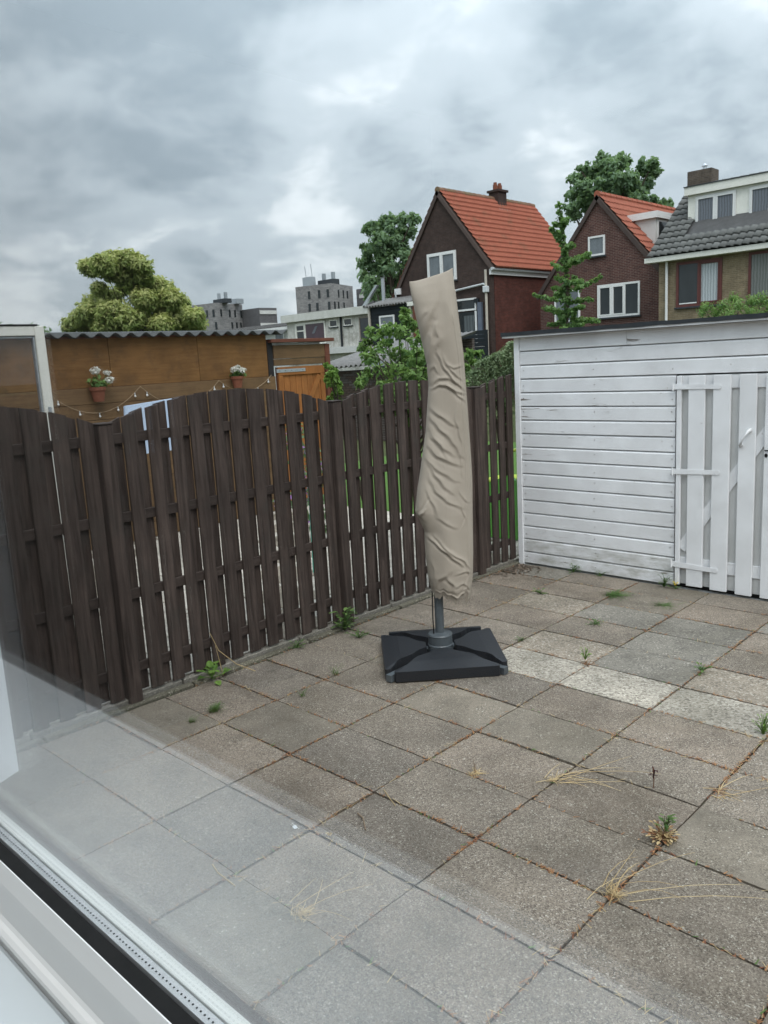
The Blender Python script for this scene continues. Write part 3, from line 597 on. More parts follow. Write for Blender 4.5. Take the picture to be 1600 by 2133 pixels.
panel(.685, 2.425, [.762+.157*k for k in range(11)], .089, 'wide arched brown fence panel below the two flower pots, left of the covered parasol', (.68, 2.43), 1.725, 1.875, RL, seed=2)
panel(2.525, 4.145, [2.575+.149*k for k in range(11)], .087, 'arched brown fence panel directly behind the covered parasol and leafy bush', (2.52, 4.15), 1.705, 1.835, RL, .040, seed=3)
panel(4.245, 4.77, [4.272+.139*k for k in range(4)], .086, 'narrow stretch of brown fence between the covered parasol and the white shed', (4.24, 5.96), 1.70, 1.835, RL, .040, seed=4)
for yc, lab in ((.635, 'leftmost brown fence post, standing where two arched panels meet in a dip'), (2.475, 'brown fence post near the green weed, left of the parasol base'), (4.195, 'brown fence post right behind the covered parasol, nearest the white shed')):
    t = thing('fence_post', lab, 'fence post', (FX, yc, 0), 'brown fence posts')
    MB().cbox((FX-.06, yc-.043, -.03), (FX+.036, yc+.043, 1.725), .005).build('post', FENCE, t)
    MB().cbox((FX-.066, yc-.048, 1.7255), (FX+.041, yc+.048, 1.737), .004).build('post_cap', FENCE_H, t)

# ================================================================== white shed
SY = 4.762; SX0, SX1, SY1 = -1.87, 1.75, 7.2
sh = thing('white_shed', 'white painted wooden garden shed with horizontal boards and flat dark roof', 'shed', (SX0, SY, 0))
MB().box((SX0+.03, SY+.03, -.03), (SX1, SY1, 2.10)).build('shell', PANEL_W, sh)
def board(x0, x1, z0, z1):
    h = z1-z0; y = SY+random.Random(int(z0*1000)).uniform(-.0015, .0015)
    prof = [(y+.028, z0), (y+.004, z0+.001), (y, z0+.004), (y+.0015, z1-.016), (y+.013, z1-.003), (y+.0285, z1-.003)]
    MB().prism([(x0, a, b) for a, b in prof], (x1-x0, 0, 0)).build('board', WHITE_LOW if z0 < .2 else WHITE_X, sh)
zs = [2.022-.1265*k for k in range(17)]
for k in range(16):
    z1 = zs[k]; z0 = max(.012, zs[k+1]+.003)
    if z1-z0 < .04: continue
    if z0 > 1.76: board(SX0+.058, SX1, z0, z1)
    else: board(SX0+.058, -.318, z0, z1)
for k in range(2, 16):
    z1 = zs[k]; z0 = max(.012, zs[k+1]+.003)
    if z1-z0 > .04: board(.735, SX1, z0, z1)
nl = MB(); Rn = random.Random(6)
for k in range(1, 16):
    for xx in (SX0+.09, -1.05, -.345):
        zz = zs[k]-.06+Rn.uniform(-.02,.02); xx += Rn.uniform(-.008,.008); nl.prism([(xx+.0042*math.cos(q), SY-.0008, zz+.0042*math.sin(q)) for q in np.linspace(0, 2*math.pi, 9)[:-1]], (0,-.0022,0))
stuff(nl.build('nail_heads', simple('rusty_nail', (.07,.045,.035,1), (.12,.08,.06,1), 90), sh))
MB().cbox((SX0+.058, SY-.003, 2.026), (-.745, SY+.025, 2.148), .003).build('fascia_board', WHITE_X, sh)
MB().cbox((-.743, SY-.004, 2.024), (SX1, SY+.025, 2.148), .003).build('fascia_board', WHITE_X, sh)
MB().cbox((SX0-.002, SY-.012, -.02), (SX0+.056, SY+.05, 2.148), .004).build('corner_post', WHITE_Z, sh)
MB().box((-.316, SY+.026, .0), (.735, SY+.0285, 1.775)).build('door_gap_shade', BLACKLINE, sh)  # thin black sheet stands in for shade in the gap round the door
roof = MB().box((SX0-.085, SY-.075, 2.150), (SX1+.1, SY1+.1, 2.176)).build('roof', WHITE_X, sh)
ed = MB(); xs = np.linspace(SX0-.09, SX1+.1, 26); R = random.Random(3)
ed.add([(x, SY-.083, 2.166+R.uniform(-.004,.003)) for x in xs]+[(x, SY-.086, 2.199+R.uniform(-.003,.003)) for x in xs]+[(x, SY1+.1, 2.205) for x in xs], [(i, i+1, 27-1+i+1, 26+i) for i in range(25)]+[(26+i, 27+i, 53+i, 52+i) for i in range(25)])
ed.build('roofing_felt', BITUMEN, roof)
MB().box((SX0-.094, SY-.083, 2.164), (SX0-.086, SY1+.1, 2.203)).build('felt_edge', BITUMEN, roof)
door = MB().box((-.300, SY+.016, .035), (.72, SY+.0255, 1.762)).build('door', PANEL_W, sh)
def dboard(x0, x1, z0, z1, y0=SY-.022, y1=SY+.004): MB().cbox((x0, y0, z0), (x1, y1, z1), .003).build('door_board', WHITE_Z, door)
for x0, x1, zb in ((-.300,-.262,.03), (-.203,-.071,.03), (-.006,.128,.025), (.196,.322,.02), (.388,.515,.02), (.585,.715,.02)): dboard(x0, x1, zb, 1.758)
for z0, z1 in ((1.655, 1.755), (.165, .265)):
    MB().cbox((-.298, SY+.0045, z0), (.718, SY+.0155, z1), .002).build('door_rail', WHITE_X, door)
a, b = Vector((-.26, SY+.005, .335)), Vector((.60, SY+.005, 1.62)); d = (b-a).normalized(); n = Vector((-d.z, 0, d.x))*.042
MB().prism([a+n, b+n, b-n, a-n], (0, .010, 0)).build('brace', WHITE_X, door)
for zc, dz in ((1.675,-.006), (.985,.010), (.205,-.012)):
    h = MB(); h.prism([(-.325, SY-.0235, zc-.022), (.02, SY-.0235, zc-.018+dz), (.02, SY-.0235, zc+.018+dz), (-.325, SY-.0235, zc+.022)], (0, -.0035, 0))
    h.lathe((.038, SY-.025, zc+dz), [(.022,-.012),(.022,.012)], 10) if False else h.prism([(.038+.022*math.cos(q), SY-.0236, zc+dz+.022*math.sin(q)) for q in np.linspace(0, 2*math.pi, 11)[:-1]], (0,-.0036,0))
    h.tube([(-.327, SY-.028, zc-.032), (-.327, SY-.028, zc+.032)], .007, 8)
    hg = h.build('hinge', WHITE_Z, door)
hd = MB(); a, b = Vector((.215, SY-.03, 1.215)), Vector((.282, SY-.03, 1.335))
hd.tube([a+Vector((0,.012,0)), a+Vector((.004,-.02,.008)), a.lerp(b,.3)+Vector((0,-.034,0)), a.lerp(b,.7)+Vector((0,-.034,0)), b+Vector((-.004,-.02,-.008)), b+Vector((0,.012,0))], [.016,.013,.009,.009,.013,.016], 8)
hd.build('handle', simple('white_metal', (.70,.70,.70,1), (.76,.76,.76,1), 20, .35, .5, 0), door, smooth=True)
MB().prism([(.405+.012*math.cos(q), SY-.0225, 1.145+.016*math.sin(q)) for q in np.linspace(0, 2*math.pi, 13)[:-1]], (0,-.003,0)).build('keyhole', RUBBER, door)
MB().cbox((.392, SY-.03, 1.180), (.47, SY-.0225, 1.187), .002).build('latch', BLACKLINE, door)

# ================================================================== covered parasol
PC = Vector((-.855, 2.335, 0)); rx = Vector((UMB_RX[0], UMB_RX[1], 0)); dx = Vector((rx.y, -rx.x, 0))   # dx faces the house
pa = thing('parasol', 'tall closed parasol in a wrinkled beige cover on a grey pole', 'parasol', PC)
FAB = M('beige_cover_fabric', .72, .25); v = FAB.mp(); n = FAB.noise(v, 3.0, 5, .6); w = FAB.noise(FAB.mp((1,1,.35)), 16, 4, .6, .8); th = FAB.noise(v, 260, 2)
c = FAB.mix(FAB.ramp(n, [(.3, 0.0), (.7, 1.0)]), (.305,.262,.212,1), (.370,.322,.265,1))
st = FAB.ramp(FAB.noise(FAB.mp((1,1,1), (.4,.2,.9)), 2.4, 3, .5), [(.60, 0.0), (.70, .22)]); FAB.col(FAB.mix(st, c, (.20,.16,.12,1)))
FAB.bump(FAB.math('ADD', w, FAB.math('MULTIPLY', th, .06)), .12, .008); FAB = FAB.m
from mathutils import noise as mnoise
NZ, NA = 340, 220
tz = np.linspace(0, 1, NZ+1); Z0 = .43+(2.505-.43)*tz; ang = 2*np.pi*np.arange(NA)/NA
def tabi(tab): t = sorted((b, a) for a, b in tab); return np.interp(Z0, [q[0] for q in t], [q[1] for q in t])
SL, SR = tabi(UMB_L), tabi(UMB_R); CX, HW = (SL+SR)/2, (SR-SL)/2
HD = np.interp(Z0, [.42,.50,.64,1.0,1.4,1.8,2.1,2.2,2.28,2.35,2.41,2.46,2.49,2.51], [.095,.125,.135,.135,.105,.085,.084,.080,.072,.061,.046,.030,.018,.008])   # front-to-back half depth: flat seam on top
ca, sa = np.cos(ang)[None, :], np.sin(ang)[None, :]
S = HW[:, None]*np.sign(ca)*np.abs(ca)**(2/2.5); D = HD[:, None]*np.sign(sa)*np.abs(sa)**(2/2.5); Zg = np.repeat(Z0[:, None], NA, 1)
SX_ = CX[:, None]+S
rs = np.random.RandomState(8)
def vnoise(fs_, fz_, amp):                                # smooth random relief
    out_ = np.zeros_like(S)
    for k in range(9): out_ += np.sin(SX_*fs_*rs.uniform(.4,1.2)+Zg*fz_*rs.uniform(-1.2,1.2)+rs.uniform(0,6.3)+.8*np.sign(sa)*k)
    return out_*amp/3
F_ = vnoise(12, 3.0, .007)+vnoise(34, 2.2, .0045)+vnoise(45, 22, .0012)
WZ = np.sin(Zg*23+SX_*11)*.006+np.sin(Zg*51-SX_*37)*.003
for pts, amp, wd in CREASES:                             # the folds that pull across the cloth, as they lie on this cover
    best = np.full_like(S, 9.); along = np.zeros_like(S); n_ = len(pts)-1; side_ = np.zeros_like(S)
    for q in range(n_):
        (x0, z0), (x1, z1) = pts[q], pts[q+1]; ex, ez = x1-x0, z1-z0; l2 = ex*ex+ez*ez
        t = np.clip(((SX_+WZ-x0)*ex+(Zg-z0)*ez)/l2, 0, 1); dxx, dzz = SX_+WZ-x0-t*ex, Zg-z0-t*ez; d_ = np.hypot(dxx, dzz)
        up_ = d_ < best; best = np.where(up_, d_, best); along = np.where(up_, (q+t)/n_, along); side_ = np.where(up_, np.sign(ex*dzz-ez*dxx), side_)
    taper = np.sin(np.pi*np.clip(along*.9+.05, 0, 1))**.6
    w_ = np.where(side_ > 0, wd*1.25, wd*.45)             # one steep flank, one long flank
    F_ += amp*.55*taper*np.exp(-(best/w_)**1.6)*(sa > -.2)-amp*.30*taper*np.exp(-((best-wd*1.3)/(wd*.7))**2)*(side_ < 0)*(sa > -.2)
back = sa < 0
F_ += .0045*np.exp(-((Zg-.478-.012*np.sin(ang*3)[None, :])/.006)**2)-.003*np.exp(-((Zg-.492-.012*np.sin(ang*3)[None, :])/.005)**2)      # stitched hem
seam_u = .80-.10*(Zg-.5)/2.0; F_ += .005*np.exp(-((S/np.maximum(HW, .01)[:, None]-seam_u)/.035)**2)*(sa > 0)                               # side panel seam
F_ += np.where(back, .012*np.abs(np.sin(SX_*18+Zg*7+2*np.sin(Zg*5))), 0)
top = np.clip((2.48-Zg)/.25, 0, 1); D = D+(F_-.004)*np.abs(sa)**.7*top*np.sign(sa)
Zs = Zg.copy(); u_ = S/np.maximum(HW, .01)[:, None]
rise = np.clip((tz-.93)/.07, 0, 1)[:, None]; Zs += rise*(u_*.034+.012*np.abs(u_)**4)
low = np.clip((.07-tz)/.07, 0, 1)[:, None]; Zs += low*(-.03*u_+.015*np.sin(ang*7+1)[None, :]+.008*np.sin(ang*17)[None, :])
Pg = np.array(PC)[None, None, :]+np.array(rx)[None, None, :]*SX_[..., None]+np.array(dx)[None, None, :]*(D-.01)[..., None]; Pg[..., 2] = Zs
vs = [tuple(q) for q in Pg.reshape(-1, 3)]; fs = []
for i in range(NZ):
    for k in range(NA): fs.append((i*NA+k, i*NA+(k+1) % NA, (i+1)*NA+(k+1) % NA, (i+1)*NA+k))
for k in range(NA//2-1): fs.append((NZ*NA+k, NZ*NA+k+1, NZ*NA+NA-k-2, NZ*NA+(NA-k-1) % NA))
def interp(tab, z):
    t = sorted((b, a) for a, b in tab)
    return float(np.interp(z, [q[0] for q in t], [q[1] for q in t]))
cov = MB().add(vs, fs).build('cover', FAB, pa, smooth=True)
seam = MB(); seam.tube([PC+rx*(interp(UMB_R, z)-.0005+.002)+dx*(-.01)+Vector((0,0,z)) for z in np.linspace(.46, 2.42, 60)], .0035, 6); seam.build('piping', FAB, cov, smooth=True)
# pinched ear corners of the cover top
for sgn, tab, zt in ((-1, UMB_L, 2.46), (1, UMB_R, 2.525)):
    q = PC+rx*(interp(tab, zt))+dx*(-.01)
    m_ = MB(); s0 = rx*sgn
    m_.add([q+Vector((0,0,-.10))+s0*-.001+dx*.010, q-s0*.05+Vector((0,0,-.012 if sgn > 0 else .0))+dx*.006, q+s0*.006+Vector((0,0,.045)), q-s0*.05+Vector((0,0,-.012 if sgn > 0 else .0))-dx*.006, q+Vector((0,0,-.10))-dx*.010], [(0,1,2),(2,3,4),(0,2,4),(1,3,2)])
    m_.build('cover_corner', FAB, cov)
MB().lathe((PC.x, PC.y, 0), [(.030,.05),(.030,.75)], 20).build('pole', ANTHR, pa, smooth=False)
MB().lathe((PC.x, PC.y, 0), [(.082,.02),(.086,.105),(.082,.110),(.081,.165),(.084,.170),(.078,.180),(.045,.184),(.033,.188)], 28).build('hub', ANTHR, pa)
q = PC-rx*.045+dx*.02
MB().tube([(q.x+.004, q.y, .48), (q.x, q.y, .30), (q.x+.003, q.y, .13), (q.x+.02, q.y-.01, .09)], .0045, 6).build('crank_cord', RUBBER, pa)
MB().cbox((PC.x-.02+.06, PC.y-.06, .03), (PC.x+.09, PC.y-.02, .06), .005).build('clamp', ANTHR, pa)
th0 = math.atan2(-.695, .72)
for k in range(4):
    a = th0+math.pi/4+k*math.pi/2; e = Vector((math.cos(a), math.sin(a), 0)); nn = Vector((-e.y, e.x, 0))
    MB().prism([PC+e*.05+nn*.022+Vector((0,0,.006)), PC+e*.53+nn*.022+Vector((0,0,.006)), PC+e*.53-nn*.022+Vector((0,0,.006)), PC+e*.05-nn*.022+Vector((0,0,.006))], (0,0,.045)).build('cross_arm', ANTHR, pa)
def weight(k, label):
    a = th0+k*math.pi/2; e = Vector((math.cos(a), math.sin(a), 0)); nn = Vector((-e.y, e.x, 0))
    half = [(.375,.450),(.384,.435),(.380,.410),(.325,.376),(.282,.356),(.250,.322),(.226,.278),(.192,.236),(.150,.208),(.104,.174),(.074,.138),(.055,.112)]
    out = half+[(-x, y) for x, y in half[::-1]]
    bm = bmesh.new(); out = [(x*.875, y*.875) for x, y in out]; lo = [bm.verts.new(PC+nn*x+e*y+Vector((0,0,.004))) for x, y in out]
    hi = [bm.verts.new(PC+nn*x+e*y+Vector((0,0,.074+.030*max(0, min(1, (.325-abs(x))/.12))))) for x, y in out]; N = len(out)
    bm.faces.new(lo[::-1]); top = bm.faces.new(hi)
    for i in range(N): bm.faces.new((lo[i], lo[(i+1) % N], hi[(i+1) % N], hi[i]))
    ins = bmesh.ops.inset_region(bm, faces=[top], thickness=.022, depth=.008)
    bmesh.ops.triangulate(bm, faces=[f for f in bm.faces if len(f.verts) > 4])
    bmesh.ops.recalc_face_normals(bm, faces=bm.faces[:])
    bm.verts.index_update(); m_ = MB().add([v.co[:] for v in bm.verts], [[v.index for v in f.verts] for f in bm.faces]); bm.free()
    o = m_.build('base_weight', BLACKPL, origin=PC+e*.3)
    bv = o.modifiers.new('bevel', 'BEVEL'); bv.width = .014; bv.segments = 3; bv.limit_method = 'ANGLE'; bv.angle_limit = rad(35)
    tag(o, label, 'parasol weight', 'black parasol base weights')
weight(0, 'black plastic base weight in front of the parasol hub, nearest the viewer')
weight(1, 'black plastic base weight to the right of the parasol hub')
weight(2, 'black plastic base weight behind the parasol hub')
weight(3, 'black plastic base weight to the left of the parasol hub, nearest the fence')

# ================================================================== neighbour's side: house corner and open glass door
nh = thing('neighbour_house', 'brick rear corner of the house next door beyond the left edge of the fence', 'house', (-5.4, -1.0, 0))
MB().box((-8.5, -1.6, -.03), (-3.45, .28, 3.0)).build('wall', BR_RED, nh); MB().box((-8.6, -1.65, 3.002), (-3.35, .36, 3.12)).build('roof', BITUMEN, nh)
gd = thing('glass_door', 'open white framed glass door standing behind the fence at the far left', 'door', (-3.6, .32, 0))
def frame_x(parent, x, y0, y1, z0, z1, w, t, mat, nm='frame_bar'):
    """rectangular frame in a plane of constant x"""
    MB().cbox((x-t, y0, z0), (x+t, y0+w, z1), .004).build(nm, mat, parent); MB().cbox((x-t, y1-w, z0), (x+t, y1, z1), .004).build(nm, mat, parent)
    MB().cbox((x-t+.002, y0+w, z1-w), (x+t-.002, y1-w, z1), .004).build(nm, mat, parent); MB().cbox((x-t+.002, y0+w, z0), (x+t-.002, y1-w, z0+w), .004).build(nm, mat, parent)
frame_x(gd, -3.6, .30, 1.108, .06, 2.40, .072, .03, FRAME_CREAM)
frame_x(gd, -3.603, .374, 1.034, .134, 2.326, .014, .022, METAL, 'glazing_bead')
MB().box((-3.606, .380, .14), (-3.600, 1.028, 2.32)).build('pane', GLASS, gd)
MB().box((-3.632, .30, 2.401), (-3.568, 1.062, 2.412)).build('rubber_strip', RUBBER, gd)
MB().cbox((-3.568, 1.06, 1.66), (-3.556, 1.085, 1.80), .003).build('handle', METAL, gd)

# ================================================================== amber plywood shed
OX = -6.4
os_ = thing('plywood_shed', 'amber plywood garden shed with corrugated roof behind the fence', 'shed', (OX, 4.0, 0))
MB().box((OX-2.2, 1.2, 0), (OX-.035, 5.45, 2.41)).build('shell', RUST, os_)
for a, b in ((1.25, 3.118), (3.124, 4.338), (4.344, 5.45)):
    MB().box((OX-.034, a, 1.885), (OX-.012, b, 2.44)).build('plywood_sheet', PLY, os_)
z = 1.882
for k in range(10):
    z0 = z-.187; c = (1.25, 3.60, 5.56) if k % 2 else (1.25, 5.56)
    if z0 < 0: break
    for a, b in zip(c, c[1:]): MB().cbox((OX-.032, a, z0+.002), (OX+.004, b-.003, z-.002), .004).build('plank', PLANK, os_)
    z -= .187
def corrugated(name, mat, parent, o, u, v, nw, length, width, amp, seg=8, th=.008):
    """waves run across u; sheet length along v"""
    o, u, v = Vector(o), Vector(u).normalized(), Vector(v).normalized(); n = u.cross(v); n = n if n.z > 0 else -n
    N = nw*seg; top = []; 
    for j in (0, .5, 1):
        for i in range(N+1): top.append(o+u*(width*i/N)+v*(length*j)+n*(amp*math.cos(2*math.pi*i/seg)))
    bot = [p-n*th for p in top]; k = N+1; T = len(top); fs = []
    for r in range(2):
        for i in range(N):
            fs.append((r*k+i, r*k+i+1, (r+1)*k+i+1, (r+1)*k+i)); fs.append((T+r*k+i, T+(r+1)*k+i, T+(r+1)*k+i+1, T+r*k+i+1))
    for i in range(N): fs.append((i, T+i, T+i+1, i+1)); fs.append((2*k+i, 2*k+i+1, T+2*k+i+1, T+2*k+i))
    fs += [(0, k, T+k, T), (k, 2*k, T+2*k, T+k), (N, T+N, T+k+N, k+N), (k+N, T+k+N, T+2*k+N, 2*k+N)]
    return MB().add(top+bot, fs).build(name, mat, parent, smooth=True)
corrugated('corrugated_roof', CORR, os_, (OX+.10, 1.0, 2.475), (0,1,0), (-1,0,.06), 24, 2.4, 4.74, .026, th=.012)
MB().box((OX-.03, 1.2, 2.441), (OX-.005, 5.47, 2.462)).build('roof_batten', RUST, os_)
# gate bay at the right end
gt = thing('garden_gate', 'orange stained wooden gate with a metal hinge strap right of the plywood shed', 'gate', (OX, 6.0, 0))
MB().cbox((OX-.10, 5.455, 0), (OX+.0, 5.545, 2.36), .005).build('post', simple('black_post', (.015,.014,.016,1), (.025,.022,.022,1), 9), gt)
MB().cbox((OX-.06, 6.495, 0), (OX+.03, 6.585, 2.30), .005).build('post', RUST, gt)
MB().cbox((OX-.12, 5.47, 2.335), (OX+.08, 6.64, 2.382), .004).build('cap_board', RUST, gt)
MB().box((OX-.05, 5.56, 2.305), (OX-.03, 6.45, 2.330)).build('gap_light_strip', FRAME_W, gt)  # solid white strip painted as light showing through under the cap board
MB().cbox((OX-.02, 5.55, 2.115), (OX+.015, 6.56, 2.302), .004).build('header_board', PLANK, gt)
MB().cbox((OX-.02, 5.55, 2.02), (OX+.008, 6.495, 2.112), .004).build('lintel', PLANK, gt)
gdr = MB().box((OX-.045, 5.60, .08), (OX-.025, 6.47, 2.0)).build('door', RUST, gt)
for k in range(8):
    a = 5.605+k*.108; MB().cbox((OX-.024, a, .085), (OX-.006, a+.104, 1.995), .003).build('door_board', ORANGE, gdr)
MB().cbox((OX-.0055, 5.603, 1.885), (OX+.014, 6.468, 1.998), .003).build('door_rail', ORANGE, gdr)
MB().cbox((OX-.0055, 5.603, .1), (OX+.014, 6.468, .22), .003).build('door_rail', ORANGE, gdr)
MB().cbox((OX-.0055, 5.603, .222), (OX+.012, 5.69, 1.883), .003).build('door_stile', ORANGE, gdr)
MB().cbox((OX-.0055, 6.385, .222), (OX+.012, 6.468, 1.883), .003).build('door_stile', ORANGE, gdr)
a, b = Vector((OX-.005, 5.80, .95)), Vector((OX-.005, 6.37, 1.86)); d = (b-a).normalized(); n = Vector((0, -d.z, d.y))*.04
MB().prism([a+n, b+n, b-n, a-n], (.015, 0, 0)).build('brace', ORANGE, gdr)
MB().cbox((OX+.0145, 5.57, 1.925), (OX+.019, 6.10, 1.972), .002).build('hinge_strap', METAL, gdr)
for k in range(5): MB().cbox((OX+.0192, 5.62+.105*k, 1.943), (OX+.021, 5.632+.105*k, 1.955), .001).build('bolt', BLACKLINE, gdr)

def flowerpot(y, zb, heads, label, s=1.0, x=OX+.10):
    t = thing('flower_pot', label, 'flower pot', (x, y, zb), 'flower pots hung on the plank wall')
    m_ = MB(); m_.lathe((x, y, zb), [(.058*s,0),(.082*s,.125*s),(.092*s,.126*s),(.097*s,.165*s),(.086*s,.166*s),(.082*s,.145*s)], 22); m_.build('pot', TERRA, t, smooth=False)
    MB().lathe((x, y, zb), [(.083*s,.146*s),(.083*s,.150*s)], 16).build('compost', SOIL, t)
    R = random.Random(int(y*100)); st = MB()
    for hx, hy, hz, r in heads: st.tube([(x+hx*.3, y+hy*.3, zb+.15*s), (x+hx*.7, y+hy*.7, zb+.15*s+hz*.6), (x+hx, y+hy, zb+.15*s+hz)], .004, 5)
    st.build('stem', LF_WEED, t)
    v, ti = leaves([(x, y, zb+.21*s, .085*s), (x+.02, y+.05, zb+.20*s, .06*s)], 11000, .05, int(y*10), asp=.8); leafmesh('foliage', v, ti, LF_BUSH, t)
    for hx, hy, hz, r in heads:
        v, ti = leaves([(x+hx, y+hy, zb+.15*s+hz, r)], 55000, .024, int(hz*1000), asp=.9, shell=.7, squash=.8); leafmesh('flower_head', v, ti, PETAL_W, t)
flowerpot(2.875, 1.725, [(.02,-.01,.20,.05),(.02,.13,.17,.036),(.05,.13,.09,.048)], 'terracotta pot with three white flower heads, the left of two on the plank wall')
flowerpot(4.835, 1.765, [(.02,-.06,.10,.042),(.03,.0,.12,.045),(.03,.075,.09,.042),(.05,.03,.08,.04)], 'terracotta pot with a bunch of white flowers, the right of two on the plank wall', .9)
sl = thing('string_lights', 'string of small round white bulbs drooping along the plank wall', 'string lights', (OX+.02, 3.5, 1.85))
anch = [(2.35, 1.83), (3.46, 1.865), (4.60, 1.875), (5.47, 1.90)]; cord = MB(); bulbs = []
for (ya_, za), (yb_, zb_) in zip(anch, anch[1:]):
    pts = [(OX+.022, ya_+(yb_-ya_)*t, za+(zb_-za)*t-.25*4*t*(1-t)*((yb_-ya_)/1.1)**1.5) for t in np.linspace(0, 1, 15)]
    cord.tube(pts, .0028, 4, False); bulbs += pts[1::3]
cord.build('cord', simple('pale_cord', (.30,.22,.14,1), (.36,.27,.18,1), 9), sl)
for q in bulbs:
    MB().tube([q, (q[0], q[1], q[2]-.028)], .006, 6).build('socket', PIPE_G, sl); MB().ball((q[0]+.002, q[1], q[2]-.042), .014, 8, 6).build('bulb', FRAME_W, sl, smooth=True)
cl = MB(); cl.add([(-5.0, 2.48, 1.70), (-5.0, 3.12, 1.745), (-5.0, 3.05, 1.2), (-5.0, 2.44, 1.2), (-5.03, 2.48, 1.70), (-5.03, 3.12, 1.745), (-5.03, 3.05, 1.2), (-5.03, 2.44, 1.2)], [(0,1,2,3),(7,6,5,4),(0,4,5,1),(1,5,6,2),(2,6,7,3),(3,7,4,0)])
tag(cl.build('garden_screen', simple('pale_blue', (.42,.52,.68,1), (.50,.60,.74,1), 2, .6, .3, 0)), 'pale blue board peeping over the fence below the string lights', 'board')

# neighbour's garden seen through the fence
pt = thing('flowering_plant', 'purple flowering plant seen through the fence gaps below the orange gate', 'plant', (-4.4, 4.3, 0))
cls = [(-4.4+.12*math.sin(k*2.1), 4.3+.2*math.cos(k*1.7), .25+.16*k, .2) for k in range(7)]
v, ti = leaves(cls, 2600, .06, 31); leafmesh('foliage', v, ti, LF_DARK, pt)
v, ti = leaves(cls, 900, .045, 32, shell=.9); leafmesh('flowers', v, ti, PETAL_P, pt)
gs = thing('toy_slide', 'bright green plastic toy slide seen through the narrow fence stretch by the shed', 'toy slide', (-2.75, 5.9, 0))
GRP = simple('green_plastic', (.10,.36,.05,1), (.13,.44,.07,1), 3, .35, .5, 0); YEP = simple('lime_plastic', (.42,.55,.03,1), (.5,.62,.05,1), 3, .35, .5, 0)
MB().prism([(-3.05,5.55,.0),(-2.45,5.55,.0),(-2.45,5.55,.66),(-2.52,5.55,.72),(-3.0,5.55,.55)], (0,.04,0)).build('side_panel', GRP, gs)
MB().prism([(-3.05,6.15,.0),(-2.45,6.15,.0),(-2.45,6.15,.66),(-2.52,6.15,.72),(-3.0,6.15,.55)], (0,.04,0)).build('side_panel', GRP, gs)
MB().prism([(-3.9,5.62,.04),(-3.02,5.62,.62),(-2.6,5.62,.64),(-2.6,5.62,.60),(-3.0,5.62,.58),(-3.9,5.62,.0)], (0,.5,0)).build('chute', YEP, gs)
MB().tube([(-2.5,5.57,.6),(-2.5,5.57,.98),(-2.5,6.17,.98),(-2.5,6.17,.6)], .022, 8).build('hand_rail', YEP, gs)
MB().tube([(-2.9,5.0,.05),(-2.86,5.02,.7),(-2.84,5.05,1.5),(-2.84,5.05,1.62)], .012, 6)
tag(MB().tube([(-3.3,3.35,.02),(-3.3,3.36,.6),(-3.29,3.36,1.5)], .010, 6).build('plant_stake', simple('teal_stake', (.06,.30,.22,1), (.08,.36,.27,1), 9, .5)), 'thin teal stake standing behind the fence left of the parasol', 'stake')

# ================================================================== houses
def window_y(parent, y, x0, x1, z0, z1, panes, fm, gm, fw_=.075, sill=True, part='window', mull=.06, out=.05):
    """window in a wall facing -y: frame bars, mullions, one pane object each"""
    w = MB().box((x0, y-.012, z0), (x1, y-.002, z1)).build(part, fm, parent)
    f = MB(); f.box((x0, y-out, z0), (x0+fw_, y-.0125, z1)); f.box((x1-fw_, y-out, z0), (x1, y-.0125, z1)); f.box((x0+fw_, y-out+.001, z1-fw_), (x1-fw_, y-.0125, z1)); f.box((x0+fw_, y-out+.001, z0), (x1-fw_, y-.0125, z0+fw_))
    n = len(panes); edges = [x0+fw_]; tot = sum(p[0] for p in panes); W_ = x1-x0-2*fw_
    for p in panes: edges.append(edges[-1]+W_*p[0]/tot)
    for e_ in edges[1:-1]: f.box((e_-mull/2, y-out+.002, z0+fw_), (e_+mull/2, y-.0125, z1-fw_))
    f.build('frame', fm, w)
    for k, p in enumerate(panes):
        a = edges[k]+(mull/2 if k else 0); b = edges[k+1]-(mull/2 if k < n-1 else 0)
        if len(p) > 2:                                    # its own casement
            c = MB(); q = .05; zt = z1-fw_-.004
            c.box((a, y-out-.012, z0+fw_+.003), (a+q, y-.014, zt)); c.box((b-q, y-out-.012, z0+fw_+.003), (b, y-.014, zt)); c.box((a+q, y-out-.011, zt-q), (b-q, y-.014, zt)); c.box((a+q, y-out-.011, z0+fw_+.003), (b-q, y-.014, z0+fw_+q)); c.build('casement', fm, w)
            a, b = a+q, b-q
        MB().box((a, y-.022, z0+fw_), (b, y-.0135, z1-fw_)).build('pane', p[1], w)
    if sill: MB().box((x0-.05, y-.09, z0-.06), (x1+.05, y-.003, z0-.001)).build('sill', BITUMEN, w)
    return w
def pantile_rows(o, u, v, pitch, course, nu, nv, amp=.035, seg=6, lift=.03):
    """rows of S tiles: list of (verts, faces) per course"""
    o, u, v = Vector(o), Vector(u).normalized(), Vector(v).normalized(); n = u.cross(v); n = n if n.z > 0 else -n; m_ = MB()
    for r in range(nv):
        lo = []; hi = []; fr = []
        for i in range(nu*seg+1):
            t = (i % seg)/seg; w = amp*(.5+.5*math.cos(2*math.pi*(t-.25)))+amp*.25*math.sin(4*math.pi*t)
            x = u*(pitch*i/seg)
            lo.append(o+x+v*(course*r)+n*(w+lift)); hi.append(o+x+v*(course*(r+1)+.03)+n*(w+.002)); fr.append(o+x+v*(course*r)+n*(-.01+w*.15))
        k = len(lo); m_.add(lo+hi+fr, [(i, i+1, k+i+1, k+i) for i in range(k-1)]+[(2*k+i, 2*k+i+1, i+1, i) for i in range(k-1)])
    return m_
